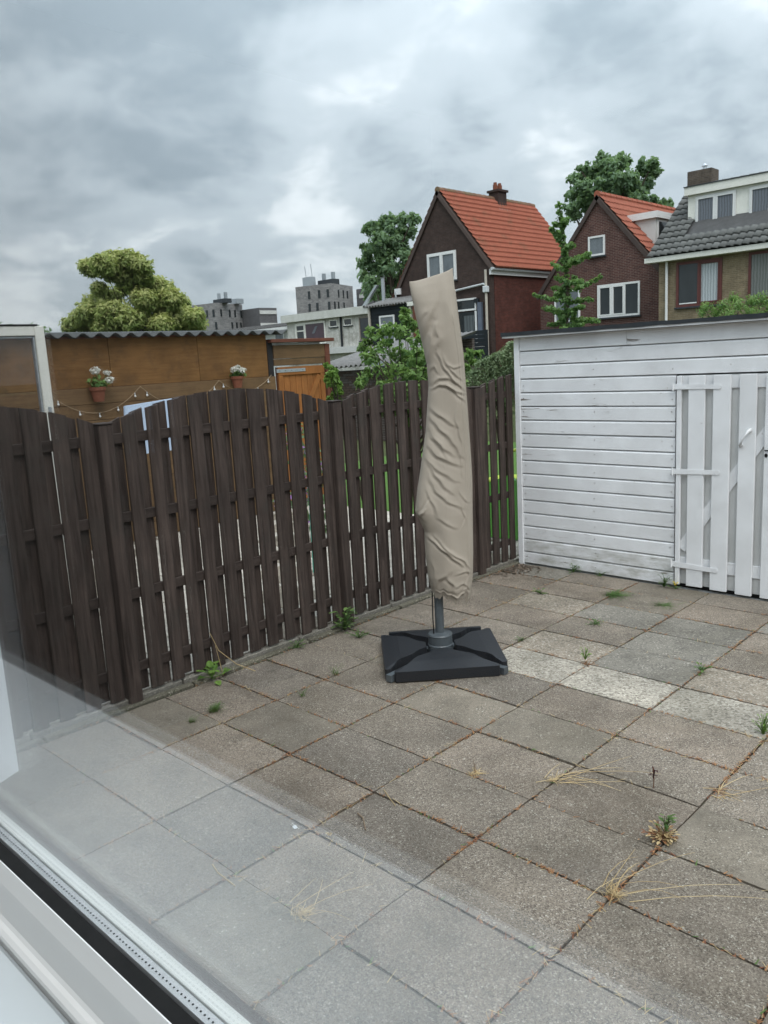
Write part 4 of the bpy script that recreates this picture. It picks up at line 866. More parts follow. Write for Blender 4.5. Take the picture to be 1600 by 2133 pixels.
def ridge(name, a, b, r, mat, parent, n=12):
    a, b = Vector(a), Vector(b); d = (b-a)
    for k in range(n):
        p, q = a+d*(k/n), a+d*((k+1.12)/n); MB().tube([p, q], [r*1.08, r*.92], 8).build(name, mat, parent)
def gutter(a, b, r, mat, parent): return MB().tube([a, b], r, 8).build('gutter', mat, parent)

# --- dark brick gable house with the large red roof
Y1, YE = 27.0, 34.3; AX, AZ = -20.97, 9.12; LX, LZ = -23.70, 5.15; RX, RZ = -18.34, 5.85
h1 = thing('brick_house', 'dark brick gable house with a large orange-red tiled roof behind the parasol', 'house', (-21, Y1, 0))
MB().prism([(LX+.12,Y1,-.05),(RX-.02,Y1,-.05),(RX-.02,Y1,RZ-.25),(AX,Y1,AZ-.22),(LX+.12,Y1,LZ+.05)], (0,.30,0)).build('gable_wall', BR_DARK, h1)
MB().box((RX-.30, Y1+.302, -.05), (RX-.0, YE, RZ-.30)).build('side_wall', BR_RED, h1)
MB().box((LX+.12, Y1+.302, -.05), (LX+.42, YE, LZ)).build('side_wall', BR_RED, h1)
MB().prism([(LX+.13,YE-.3,-.05),(RX-.31,YE-.3,-.05),(RX-.31,YE-.3,RZ-.32),(AX,YE-.3,AZ-.25),(LX+.13,YE-.3,LZ)], (0,.298,0)).build('back_wall', BR_RED, h1)
nr = Vector((AZ-RZ, 0, AX-RX)); nr = -nr if nr.z < 0 else nr
rf = MB().prism([(RX+.22, Y1-.05, RZ-.22), (AX, Y1-.05, AZ+.02), (LX-.15, Y1-.05, LZ-.22), (LX-.05, Y1-.05, LZ-.26), (AX, Y1-.05, AZ-.16), (RX+.12, Y1-.05, RZ-.28)], (0, YE-Y1+.1, 0)).build('roof', simple('roof_under', (.05,.035,.03,1), (.07,.05,.04,1), 5), h1)
vv = Vector((AX-RX-.22, 0, AZ+.02-RZ+.22)); ln = vv.length
pantile_rows((RX+.26, Y1-.02, RZ-.26), (0,1,0), vv, .205, ln/15.0, 36, 15, .075, 6, .065).build('tile_field', RT_RED, rf); rf.children[0]['kind'] = 'stuff'
vl = Vector((AX-LX+.15, 0, AZ+.02-LZ+.22))
o_ = pantile_rows((LX-.19, Y1-.02, LZ-.26), (0,1,0), vl, .205, vl.length/16, 36, 16, .05, 6, .045).build('tile_field', RT_RED, rf); o_['kind'] = 'stuff'
RIDGE_M = tilemat('ridge_tile', (.15,.075,.05,1), (.22,.11,.07,1), (.14,.12,.06,1), .45)
ridge('ridge_tile', (AX, Y1-.05, AZ+.03), (AX, YE+.05, AZ+.03), .13, RIDGE_M, rf, 20)
for xa, za, xb, zb in ((RX+.20, RZ-.235, AX, AZ), (LX-.12, LZ-.235, AX, AZ)):
    d = Vector((xb-xa, 0, zb-za)); q = Vector((-d.z, 0, d.x)).normalized()*.07; q = q if q.z < 0 else -q
    MB().prism([Vector((xa, Y1-.09, za)), Vector((xb, Y1-.09, zb)), Vector((xb, Y1-.09, zb))+q*2.2, Vector((xa, Y1-.09, za))+q*2.2], (0, .035, 0)).build('verge_board', simple('verge_brown', (.07,.05,.045,1), (.09,.065,.055,1), 4), rf)
ch = MB().box((AX-.22, 31.0, AZ-.75), (AX+.32, 31.65, AZ+.34)).build('chimney', BR_DARK, rf)
MB().box((AX-.29, 30.93, AZ+.342), (AX+.39, 31.72, AZ+.44)).build('chimney_cap', BR_DARK, rf)
for yy in (31.15, 31.5): MB().lathe((AX+.05, yy, AZ+.442), [(.11,0),(.11,.24),(.08,.25),(.08,.34)], 10).build('chimney_pot', TERRA, rf)
MB().prism([(AX+.33, 30.85, AZ-.40), (AX+.33, 31.8, AZ-.40), (AX+.62, 31.85, AZ-.76), (AX+.62, 30.8, AZ-.76)], (.03, 0, .08)).build('lead_flashing', METAL, rf)
MB().box((RX-.0, Y1-.05, RZ-.52), (RX+.10, YE, RZ-.29)).build('fascia_board', FRAME_W, h1); gutter((RX+.17, Y1-.1, RZ-.30), (RX+.17, YE, RZ-.30), .07, PIPE_G, h1)
MB().tube([(RX-.16, Y1-.09, RZ-.30), (RX-.16, Y1-.09, 5.0), (RX-.16, Y1-.09, 2.0)], .055, 8).build('downpipe', PIPE, h1)
MB().tube([(LX+.05, Y1-.08, LZ), (LX+.05, Y1-.08, 4.55), (-22.0, Y1-.08, 4.68), (RX-.3, Y1-.08, 4.98), (RX-.16, Y1-.09, 4.92)], .045, 8).build('waste_pipe', PIPE_G, h1)
MB().cbox((RX-.27, Y1-.20, 4.62), (RX-.05, Y1-.005, 4.88), .02).build('hopper', PIPE_G, h1)
MB().box((LX-.02, Y1-.1, LZ-.15), (LX+.32, Y1-.003, LZ+.12)).build('gutter_box', FRAME_W, h1)
window_y(h1, Y1, -21.72, -20.09, 5.32, 6.55, [(1, WG_GREY, 1), (1, WG_GREY, 1)], FRAME_W, WG_GREY)
window_y(h1, Y1, -21.3, -19.08, 3.95, 4.47, [(1, WG_DARK), (1, WG_DARK)], FRAME_W, WG_DARK, sill=False, part='transom_window')
dr = MB().box((-20.3, Y1-.04, 1.9), (-19.1, Y1-.003, 3.90)).build('balcony_door', simple('black_green_door', (.010,.014,.016,1), (.016,.02,.022,1), 5, .5, .4, 0), h1)
MB().box((-19.75, Y1-.055, 2.3), (-19.2, Y1-.042, 3.75)).build('door_glass', curtain('door_blind', (.10,.115,.12,1), 20), dr)
MB().box((-19.15, Y1-.07, 1.9), (-19.05, Y1-.041, 3.92)).build('door_jamb', FRAME_W, dr)
MB().box((-18.95, Y1-.14, 2.6), (-18.75, Y1-.01, 4.25)).build('vent_duct', simple('duct_blue', (.10,.12,.16,1), (.13,.15,.19,1), 4, .5), h1)
MB().box((-19.15, Y1-.10, 4.25), (-18.92, Y1-.01, 4.42)).build('wall_lamp', BLACKWOOD, h1)
bal = thing('balcony_screen', 'black horizontal board balcony screen at the foot of the dark brick house', 'screen', (-18.9, 26.2, 0))
for k in range(8):
    MB().box((-19.3, 26.0, 1.74+.165*k), (-17.87, 26.03, 1.74+.165*k+.155)).build('board', BLACKWOOD, bal)
for xx in (-19.28, -17.95): MB().box((xx, 26.032, -.05), (xx+.08, 26.1, 3.06)).build('post', BLACKWOOD, bal)
MB().box((-20.4, 26.1, 2.26), (-18.65, 26.9, 2.5)).build('floor_slab', GREYW, bal)
MB().box((-23.0, 25.2, -.05), (-17.6, 25.9, 1.62)).build('low_wall', BR_DARK, bal)

# --- black clad extension left of it
bx = thing('black_extension', 'small black clad extension with a corrugated roof edge and white window', 'extension', (-22.9, 25.5, 0))
MB().box((-24.0, 25.56, -.05), (-21.5, 26.9, 4.40)).build('shell', BLACKWOOD, bx)
for k in range(17): MB().prism([(-24.02, 25.555, 1.7+.16*k), (-24.02, 25.515, 1.7+.16*k), (-24.02, 25.535, 1.7+.16*k+.155), (-24.02, 25.555, 1.7+.16*k+.155)], (2.54, 0, 0)).build('board', BLACKWOOD, bx)
corrugated('corrugated_roof', CORR_G, bx, (-24.2, 25.35, 4.47), (1,0,0), (0,1,.25), 16, 1.6, 2.85, .04)
window_y(bx, 25.51, -23.42, -22.50, 2.7, 4.02, [(1, WG_GREY)], FRAME_W, WG_GREY); MB().box((-23.36, 25.45, 3.58), (-22.56, 25.49, 3.66)).build('transom_bar', FRAME_W, bx)
MB().box((-24.1, 25.45, 1.0), (-24.0, 25.56, 4.42)).build('corner_trim', PIPE, bx)
MB().tube([(-22.0, 26.2, 4.4), (-22.0, 26.2, 5.9)], .09, 10).build('flue_pipe', METAL, bx) if False else MB().tube([(-23.95, 26.4, 4.5), (-23.95, 26.4, 5.75), (-23.95, 26.4, 5.80)], [.085,.085,.12], 10).build('flue_pipe', METAL, bx)
MB().box((-21.55, 25.3, 4.30), (-21.0, 25.5, 4.47)).build('beam_end', FRAME_CREAM, bx)
MB().box((-21.5, 25.35, -.05), (-21.38, 25.47, 4.3)).build('porch_post', PIPE, bx); MB().box((-21.28, 25.35, -.05), (-21.16, 25.47, 4.3)).build('porch_post', RUST, bx)

# --- white flat roofed building
wh = thing('white_building', 'weathered white flat roofed house with a purple curtained window', 'house', (-33, 31, 0))
MB().box((-36.5, 31, -.05), (-29.3, 37, 4.62)).build('wall', BR_WHITE, wh); MB().box((-36.75, 30.75, 4.622), (-29.2, 37.1, 5.05)).build('roof_fascia', simple('weathered_white', (.50,.50,.46,1), (.62,.62,.58,1), 1.5, .7, .2, 0, stretch=(3,1,1)), wh)
window_y(wh, 31, -35.72, -33.05, 3.22, 4.50, [(.62, WG_DARK, 1), (1.3, WG_PURPLE)], FRAME_CREAM, WG_DARK, fw_=.09, mull=.1)
MB().box((-35.63, 30.93, 4.02), (-34.75, 30.945, 4.09)).build('transom_bar', FRAME_CREAM, wh)
MB().prism([(-34.25, 30.97, 3.85), (-34.0, 30.97, 3.85), (-33.72, 30.97, 4.25), (-33.9, 30.97, 4.25)], (0,.006,0)).build('curtain_tie', CURT_G, wh)
for a in (-32.66, -31.46): window_y(wh, 31, a, a+.66, 4.10, 4.50, [(1, WG_DARK)], FRAME_CREAM, WG_DARK, fw_=.05)
window_y(wh, 31, -30.25, -29.36, 3.2, 4.5, [(1, WG_DARK)], simple('weathered_frame', (.22,.19,.16,1), (.28,.25,.21,1), 5), WG_DARK)
MB().tube([(-31.68, 30.93, 4.6), (-31.68, 30.93, 2.6)], .06, 8).build('downpipe', BLACKWOOD, wh)
MB().box((-36.4, 30.6, 2.6), (-29.3, 30.98, 2.95)).build('ledge', GREYW, wh)
wb = thing('pale_annex', 'low pale annex with a grey tiled roof left of the white building', 'house', (-40, 32, 0))
MB().box((-47.5, 32.0, -.05), (-36.6, 37, 4.45)).build('wall', GREYW, wb)
o_ = pantile_rows((-48, 31.7, 4.45), (1,0,0), (0,1,.13), .30, .42, 38, 8, .06, 4, .05).build('roof', RT_DARK, wb); o_['kind'] = 'stuff'
MB().box((-48, 31.55, 4.28), (-36.75, 31.75, 4.46)).build('gutter_board', FRAME_W, wb)
window_y(wb, 32, -38.95, -38.0, 3.0, 4.15, [(1, WG_GREY)], FRAME_W, WG_GREY)
MB().box((-28.9, 31.0, -.05), (-24.6, 36, 4.9)).build('rear_wall', GREYW, wh)
o_ = pantile_rows((-29.6, 30.7, 4.95), (1,0,0), (0,1,.16), .25, .36, 24, 7, .06, 4, .05).build('tile_field', RT_DARK, wh); o_['kind'] = 'stuff'
MB().prism([(-30.2, 31.2, 5.05), (-30.0, 31.2, 5.05), (-28.9, 31.2, 6.1), (-29.1, 31.2, 6.1)], (0,.15,0)).build('roof_flashing', METAL, wh)

# --- brick shed with the corrugated roof
cs = thing('brick_outbuilding', 'old brick outbuilding with a grey corrugated roof behind the leafy bush', 'outbuilding', (-13.3, 13.6, 0))
MB().box((-14.6, 13.75, -.05), (-11.6, 16.6, 1.80)).build('wall', BR_SHED, cs)
R = random.Random(9); BRS = [simple('shed_brick_'+c_, a, b, 40, .9, .15, .3) for c_, a, b in (('brown', (.06,.045,.038,1), (.085,.062,.05,1)), ('grey', (.075,.066,.06,1), (.10,.088,.078,1)))]
bmsh = MB().box((0,0,0), (.205,.022,.052)).build('brick', BRS[0]); bme = bmsh.data; bpy.data.objects.remove(bmsh)
for r in range(14):
    zb = 1.80-.0655*(r+1)
    for c_ in range(12):
        x = -14.42+c_*.22+(.11 if r % 2 else 0)
        if x+.205 < -11.7: link('brick', bme, BRS[R.random() < .4], cs, (x, 13.729+R.uniform(-.002,.003), zb))
corrugated('corrugated_roof', CORR_G, cs, (-14.75, 13.5, 1.88), (1,0,.03), (0,1,.21), 18, 3.4, 3.35, .035)
MB().box((-12.35, 13.47, 1.89), (-11.85, 13.50, 2.02)).build('metal_flashing', METAL, cs)
MB().prism([(-14.7,16.7,-.05),(-11.5,16.7,-.05),(-11.5,16.7,2.5),(-14.7,16.7,2.42)], (0,.1,0)).build('back_wall', BR_SHED, cs)

# --- red brown brick gable house
Y2, YE2 = 29.0, 40.0; A2X, A2Z = -14.46, 8.03; L2X, L2Z = -17.30, 4.47; R2X, R2Z = -11.45, 4.60
h2 = thing('gable_house', 'red-brown brick gable house with white windows and a small white dormer', 'house', (-14.4, Y2, 0))
MB().prism([(L2X+.1,Y2,-.05),(R2X,Y2,-.05),(R2X,Y2,R2Z),(A2X,Y2,A2Z-.1),(L2X+.1,Y2,L2Z)], (0,.3,0)).build('gable_wall', BR_H2, h2)
MB().box((L2X+.1, Y2+.302, -.05), (L2X+.4, YE2, L2Z-.1)).build('side_wall', BR_H2, h2); MB().box((R2X-.3, Y2+.302, -.05), (R2X, YE2, R2Z-.1)).build('side_wall', BR_H2, h2)
rf2 = MB().prism([(R2X+.2, Y2-.05, R2Z-.25), (A2X, Y2-.05, A2Z), (L2X-.1, Y2-.05, L2Z-.12), (L2X, Y2-.05, L2Z-.20), (A2X, Y2-.05, A2Z-.15), (R2X+.1, Y2-.05, R2Z-.32)], (0, YE2-Y2, 0)).build('roof', simple('roof_under2', (.05,.035,.03,1), (.07,.05,.04,1), 5), h2)
v2 = Vector((A2X-R2X-.2, 0, A2Z-R2Z+.25)); o_ = pantile_rows((R2X+.24, Y2-.02, R2Z-.29), (0,1,0), v2, .24, v2.length/13, 45, 13, .055, 6, .05).build('tile_field', RT_RED, rf2); o_['kind'] = 'stuff'
ridge('ridge_tile', (A2X, Y2-.05, A2Z+.03), (A2X, YE2, A2Z+.03), .13, RT_RED, rf2, 24)
for xa, za, xb, zb in ((R2X+.18, R2Z-.27, A2X, A2Z), (L2X-.08, L2Z-.15, A2X, A2Z)):
    d = Vector((xb-xa, 0, zb-za)); q = Vector((-d.z, 0, d.x)).normalized()*.08; q = q if q.z < 0 else -q
    MB().prism([Vector((xa, Y2-.09, za)), Vector((xb, Y2-.09, zb)), Vector((xb, Y2-.09, zb))+q*2, Vector((xa, Y2-.09, za))+q*2], (0,.035,0)).build('verge_board', simple('verge_dark', (.055,.04,.036,1), (.075,.055,.048,1), 4), rf2)
window_y(h2, Y2, -14.87, -14.13, 5.71, 6.48, [(1, WG_GREY)], FRAME_W, WG_GREY); window_y(h2, Y2, -14.47, -12.64, 3.26, 4.55, [(1, WG_DARK, 1), (1, WG_DARK, 1), (1, WG_DARK)], FRAME_W, WG_DARK)
window_y(h2, Y2, -16.48, -15.27, 3.2, 4.52, [(1, WG_GREY), (1, WG_GREY)], FRAME_W, WG_GREY)
dm = MB().box((-13.95, 30.0, 5.2), (-12.5, 32.2, 6.95)).build('dormer', GREYW, h2)
MB().box((-14.05, 29.88, 6.952), (-12.38, 32.35, 7.20)).build('dormer_fascia', FRAME_W, dm)
MB().box((-12.498, 30.1, 5.85), (-12.47, 32.1, 6.93)).build('dormer_window', FRAME_W, dm); MB().box((-12.468, 30.22, 5.95), (-12.45, 31.0, 6.83)).build('pane', WG_DARK, dm); MB().box((-12.468, 31.12, 5.95), (-12.45, 32.0, 6.83)).build('pane', WG_GREY, dm)
MB().prism([(-12.45, 29.98, 5.62), (-13.75, 29.98, 7.10), (-13.68, 29.98, 7.16), (-12.38, 29.98, 5.68)], (0,-.05,0)).build('dormer_flashing', METAL, dm)
dm2 = MB().box((-16.6, 31.5, 5.4), (-15.35, 34.0, 7.15)).build('dormer', FRAME_W, h2); MB().box((-16.7, 31.4, 7.152), (-15.2, 34.1, 7.4)).build('dormer_fascia', FRAME_W, dm2)

# --- buff brick house with the wide dormer
Y3 = 28.0; E3 = -11.84
h3 = thing('buff_brick_house', 'buff brick house with grey pantiles and a wide white dormer at the right edge', 'house', (-8, Y3, 0))
MB().box((-11.41, Y3, -.05), (-3.0, Y3+.3, 5.10)).build('front_wall', BR_BUFF, h3); MB().prism([(-11.41, Y3+.302, -.05), (-11.41, 34.5, -.05), (-11.41, 34.5, 5.1), (-11.41, 31.15, 7.85), (-11.41, Y3+.302, 5.15)], (.3,0,0)).build('end_wall', BR_BUFF, h3)
rf3 = MB().prism([(-11.62, Y3-.30, 5.18), (-11.62, 31.15, 7.95), (-11.62, 34.6, 5.1), (-11.62, 34.6, 4.98), (-11.62, 31.15, 7.82), (-11.62, Y3-.30, 5.06)], (8.7,0,0)).build('roof', simple('roof_under3', (.05,.05,.05,1), (.07,.07,.07,1), 5), h3)
v3 = Vector((0, 31.15-Y3+.36, 7.95-5.18)); L3 = v3.length; v3.normalize(); n3 = Vector((1,0,0)).cross(v3); n3 = n3 if n3.z > 0 else -n3
one = MB(); P3, C3, seg = .262, L3/12, 8; lo, hi, fr = [], [], []
for i in range(seg+1):
    t = i/seg; w = .055*(.5+.5*math.cos(2*math.pi*(t-.3)))+.012*math.sin(4*math.pi*t); x = Vector((P3*t*1.06, 0, 0))
    lo.append(x+n3*(w+.05)); hi.append(x+v3*(C3*1.1)+n3*(w+.006)); fr.append(x+n3*(w+.05-.022)+v3*.004)
k = seg+1; one.add(lo+hi+fr, [(i, i+1, k+i+1, k+i) for i in range(seg)]+[(2*k+i, 2*k+i+1, i+1, i) for i in range(seg)])
tmp = one.build('roof_tile', RT_GREY, origin=(0,0,0)); tme = tmp.data; tme.shade_smooth(); bpy.data.objects.remove(tmp)
R = random.Random(4); o3 = Vector((-11.72, Y3-.36, 5.20)); rest = []
for r in range(12):
    for c_ in range(30):
        p = o3+Vector((P3*c_, 0, 0))+v3*(C3*r); 
        if p.x > -4.2: continue
        if p.x > -10.75 and 3 <= r <= 10: continue                    # under the dormer
        link('roof_tile', tme, RT_GREY, rf3, p+n3*R.uniform(-.004,.004), (0, 0, R.uniform(-.006,.006)))
ridge('ridge_tile', (-11.75, 31.17, 7.98), (-3, 31.17, 7.98), .14, RT_GREY, rf3, 26)
MB().box((E3+.02, Y3-.34, 5.03), (-3.0, Y3-.26, 5.20)).build('fascia_board', FRAME_CREAM, h3); MB().box((E3+.05, Y3-.255, 5.02), (-3.0, Y3-.002, 5.06)).build('soffit', FRAME_CREAM, h3)
MB().tube([(-11.07, Y3-.09, 5.02), (-11.07, Y3-.09, 1.0)], .05, 8).build('downpipe', FRAME_W, h3)
window_y(h3, Y3, -10.73, -9.08, 3.36, 4.94, [(1, WG_DARK), (1, CURT_W, 1)], MAROON, WG_DARK, fw_=.09, mull=.08); window_y(h3, Y3, -8.18, -6.2, 3.36, 4.98, [(1.5, CURT_D), (1, CURT_D, 1)], MAROON, WG_DARK, fw_=.09, mull=.08)
MB().box((-10.6, Y3-.056, 3.46), (-9.96, Y3-.051, 3.50)).build('white_strip', FRAME_W, h3)
d3 = MB().box((-10.93, 29.35, 6.02), (-3.5, 31.0, 7.42)).build('dormer', FRAME_CREAM, h3); MB().box((-11.02, 29.2, 7.422), (-3.4, 31.3, 7.70)).build('dormer_fascia', FRAME_CREAM, d3); MB().box((-11.04, 29.17, 7.702), (-3.35, 31.35, 7.735)).build('dormer_roof', BITUMEN, d3)
for xa in (-10.63, -8.70, -6.75): window_y(h3, 29.345, xa, xa+1.46, 6.30, 7.33, [(1, CURT_G, 1), (1, CURT_G, 1)], FRAME_W, CURT_G, fw_=.05, mull=.06, sill=False, part='dormer_window')
MB().prism([(-10.95, 29.33, 6.0), (-3.5, 29.33, 6.0), (-3.5, 28.95, 5.86), (-10.95, 28.95, 5.86)], (0,0,.10)).build('lead_flashing', simple('lead', (.22,.24,.26,1), (.30,.32,.34,1), 6, .6), d3)
ch3 = MB().box((-11.58, 30.75, 7.7), (-10.65, 31.45, 8.55)).build('chimney', brick('brick_chimney', (.10,.08,.06,1), (.075,.06,.048,1), (.12,.11,.10,1)), h3); MB().lathe((-11.05, 31.1, 8.55), [(.09,0),(.08,.16),(.12,.17),(.02,.27)], 10).build('chimney_pot', METAL, h3)

# --- far apartment towers
def tower(label, A, B, Cc, z1, wins, roofbits, low=None):
    t = thing('apartment_tower', label, 'apartment tower', (B[0], B[1], 0), 'far grey brick towers')
    A, B, Cc = (Vector((*q, 0)) for q in (A, B, Cc)); D_ = A+Cc-B
    MB().prism([A, B, Cc, D_], (0,0,z1)).build('walls', BR_TOWER, t)
    for P, Q, rows, cols, ww, hh in wins:
        P, Q = (A, B)[P == 'B'], (B, Cc)[Q == 'C']; d = Q-P; nn = Vector((d.y, -d.x, 0)).normalized(); nn = nn if nn.dot(CAM-P) > 0 else -nn
        rr_ = random.Random(len(label)+rows)
        for r in range(rows):
            for c_ in range(cols):
                if rr_.random() < .3: continue
                p = P+d*((c_+.3+rr_.random()*.4)/cols)+Vector((0,0,z1-3.6-r*3.3)); e = d.normalized()*ww/2
                MB().prism([p-e, p+e, p+e+Vector((0,0,hh)), p-e+Vector((0,0,hh))], nn*.12).build('window', WG_DARK, t)
    for bx_, m_ in roofbits: MB().prism(bx_[0], bx_[1]).build('roof_unit', m_, t)
    return t
def dirp(px, D): return px
tA = ((-192.5,128.3), (-183.5,130.2), (-187.5,141.5)); tB = ((-175.2,151.0), (-163.5,153.8), (-168.3,166.5))
def blk(c, sx, sy, z0, z1): x, y = c; return ([(x-sx,y-sy,z0),(x+sx,y-sy,z0),(x+sx,y+sy,z0),(x-sx,y+sy,z0)], (0,0,z1-z0))
t1 = tower('distant grey brick apartment tower left of the white building, the lower of two', *tA, 19.9, [('A','B',4,4,.7,1.9), ('B','C',4,5,.7,1.9)], [(blk((-185.5,133.5), 2.6,1.2,19.9,21.0), BITUMEN), (blk((-186.2,133), .35,.35,21,22.6), METAL), (blk((-184.8,134.2), .35,.35,21,22.8), METAL), (blk((-186.5,139), 1.6,1.2,19.9,21.2), METAL)])
MB().box((-186.8,140.8,-.05), (-179.2,147,18.3)).build('rear_wing', BR_TOWER2, t1)
for k in range(3): MB().box((-179.1,140.9,16.6-3.4*k), (-179.0,146.8,17.6-3.4*k)).build('balcony', GREYW, t1)
MB().box((-183.3,131.6,-.05), (-182.6,139,19.85)).build('brick_fin', BR_TOWER2, t1) if False else None
t2 = tower('distant grey brick apartment tower above the white building, the taller of two', *tB, 23.6, [('A','B',4,4,.75,2.1), ('B','C',4,5,.75,2.1)], [(blk((-168,157), 3.0,1.3,23.6,25.0), BITUMEN), (blk((-169.3,156.6), .4,.4,25,26.8), METAL), (blk((-166.6,157.6), .4,.4,25,27), METAL), (blk((-172,153.4), 1.6,1.0,23.6,26), METAL)])
MB().tube([(-173,153.4,25.5), (-173.2,153.2,29)], .10, 5).build('mast', METAL, t2); MB().tube([(-171.4,154.2,25.5), (-171.6,154.0,29.5)], .10, 5).build('mast', METAL, t2)
MB().box((-167.0,166.6,-.05), (-158.5,174,22.6)).build('rear_wing', BR_TOWER2, t2)
for k in range(3): MB().box((-165.8,166.45,20.0-3.4*k), (-159.0,166.58,21.1-3.4*k)).build('balcony', GREYW, t2)

# ================================================================== trees and bushes
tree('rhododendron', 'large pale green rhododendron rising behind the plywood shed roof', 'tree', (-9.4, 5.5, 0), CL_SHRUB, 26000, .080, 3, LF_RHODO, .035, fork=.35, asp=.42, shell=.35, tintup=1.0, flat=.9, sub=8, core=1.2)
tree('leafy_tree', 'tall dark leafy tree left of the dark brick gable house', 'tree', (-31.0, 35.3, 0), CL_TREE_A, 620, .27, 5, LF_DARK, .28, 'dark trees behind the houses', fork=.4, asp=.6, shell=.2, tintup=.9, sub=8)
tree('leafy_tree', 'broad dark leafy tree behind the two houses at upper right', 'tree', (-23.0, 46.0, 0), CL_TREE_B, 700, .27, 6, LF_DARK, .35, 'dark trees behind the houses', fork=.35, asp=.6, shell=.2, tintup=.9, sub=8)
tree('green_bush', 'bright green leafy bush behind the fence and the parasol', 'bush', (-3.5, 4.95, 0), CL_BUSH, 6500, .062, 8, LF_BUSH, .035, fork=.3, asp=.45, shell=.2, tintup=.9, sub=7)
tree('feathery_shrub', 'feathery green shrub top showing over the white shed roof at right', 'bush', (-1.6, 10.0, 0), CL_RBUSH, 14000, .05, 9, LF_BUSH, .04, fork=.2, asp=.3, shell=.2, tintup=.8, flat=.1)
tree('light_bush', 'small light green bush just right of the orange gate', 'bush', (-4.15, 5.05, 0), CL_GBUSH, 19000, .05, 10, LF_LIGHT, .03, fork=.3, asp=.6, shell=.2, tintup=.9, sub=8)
gk = thing('slender_tree', 'slender young tree with short leafy side branches in front of the gable house', 'tree', (GK_TRUNK[0][0], GK_TRUNK[0][1], 0))
tm = MB(); tm.tube([(GK_TRUNK[0][0], GK_TRUNK[0][1], -.05)]+GK_TRUNK, [.05,.045,.04,.033,.026,.018,.012,.005], 7)
cls = []; Rg = random.Random(12)
for q0, q1 in zip(GK_TRUNK[1:], GK_TRUNK[2:]):
    for t in np.linspace(0, 1, 7): p = Vector(q0).lerp(Vector(q1), t); cls.append((p.x+Rg.uniform(-.03,.03), p.y+Rg.uniform(-.03,.03), p.z, Rg.uniform(.045,.09)*(1.05 if p.z < 3.9 else .75)))
for b_ in GK_BR:
    tm.tube(b_, [.014,.009,.004], 5)
    for q0, q1 in zip(b_, b_[1:]):
        for t in np.linspace(.1, 1, 4): p = Vector(q0).lerp(Vector(q1), t); cls.append((p.x, p.y, p.z, Rg.uniform(.035,.07)))
for k in range(34): b_ = Rg.choice(GK_BR[:4]+GK_BR[7:14]+GK_BR[17:]); p = Vector(b_[0]).lerp(Vector(b_[1]), Rg.random())+Vector((Rg.uniform(-.1,.1), Rg.uniform(-.1,.1), Rg.uniform(-.12,.12))); cls.append((*p, Rg.uniform(.05,.095)))
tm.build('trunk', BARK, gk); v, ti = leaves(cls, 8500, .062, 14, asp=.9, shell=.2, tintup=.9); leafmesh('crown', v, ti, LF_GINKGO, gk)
# weeping conifer: drooping feathered strands
wc = thing('weeping_conifer', 'weeping grey-green conifer with hanging strands beside the white shed corner', 'conifer', (-2.75, 5.9, 0))
Rw = np.random.RandomState(3); V = []; T = []; st = MB()
for (x, y, z) in CON_TOPS:
    for s_ in range(10):
        a = Rw.uniform(0, 2*math.pi); reach = Rw.uniform(.04, .24); drop = Rw.uniform(.2, .62); tb = Rw.uniform(.1, .7)
        pts = [Vector((x+math.cos(a)*reach*min(1, t*1.6), y+math.sin(a)*reach*min(1, t*1.6), z+.03*math.sin(min(1, t*2.2)*math.pi)-drop*t**1.7)) for t in np.linspace(0, 1, 16)]
        for i, p in enumerate(pts):
            for q in range(5):
                d = Vector(Rw.normal(size=3)); d.z = -abs(d.z)*.8-.2; d.normalize(); sd_ = d.cross(Vector(Rw.normal(size=3))).normalized(); L_ = Rw.uniform(.022, .045); w_ = L_*.16
                b0 = p+Vector(Rw.normal(size=3)*.006); V += [tuple(b0), tuple(b0+d*L_*.5+sd_*w_), tuple(b0+d*L_), tuple(b0+d*L_*.5-sd_*w_)]; T += [float(np.clip(tb+Rw.normal()*.15+.35*(1-i/16)-.1, 0, 1))]*4
    st.tube([(-2.75, 5.9, 0), (-2.75+(x+2.75)*.4, 5.9+(y-5.9)*.4, z*.7), (x, y, z-.02)], [.03,.018,.006], 5)
st.build('trunk', BARK, wc); leafmesh('crown', np.array(V), np.array(T), LF_CON, wc)
far = [(-60-6*k+3*math.sin(k*3.1), 28+5*k, 5.2+.7*math.sin(k*1.9), 2.2) for k in range(-2, 4)]
tree('distant_tree', 'dark tree tops just showing above the far left of the plywood shed roof', 'tree', (-66, 28, 0), [(-60+2.0*math.sin(k*2.3), 21.5+1.1*k, 4.6+.4*math.sin(k*1.9), 1.2) for k in range(6)], 130, .5, 21, LF_DARK, .3)

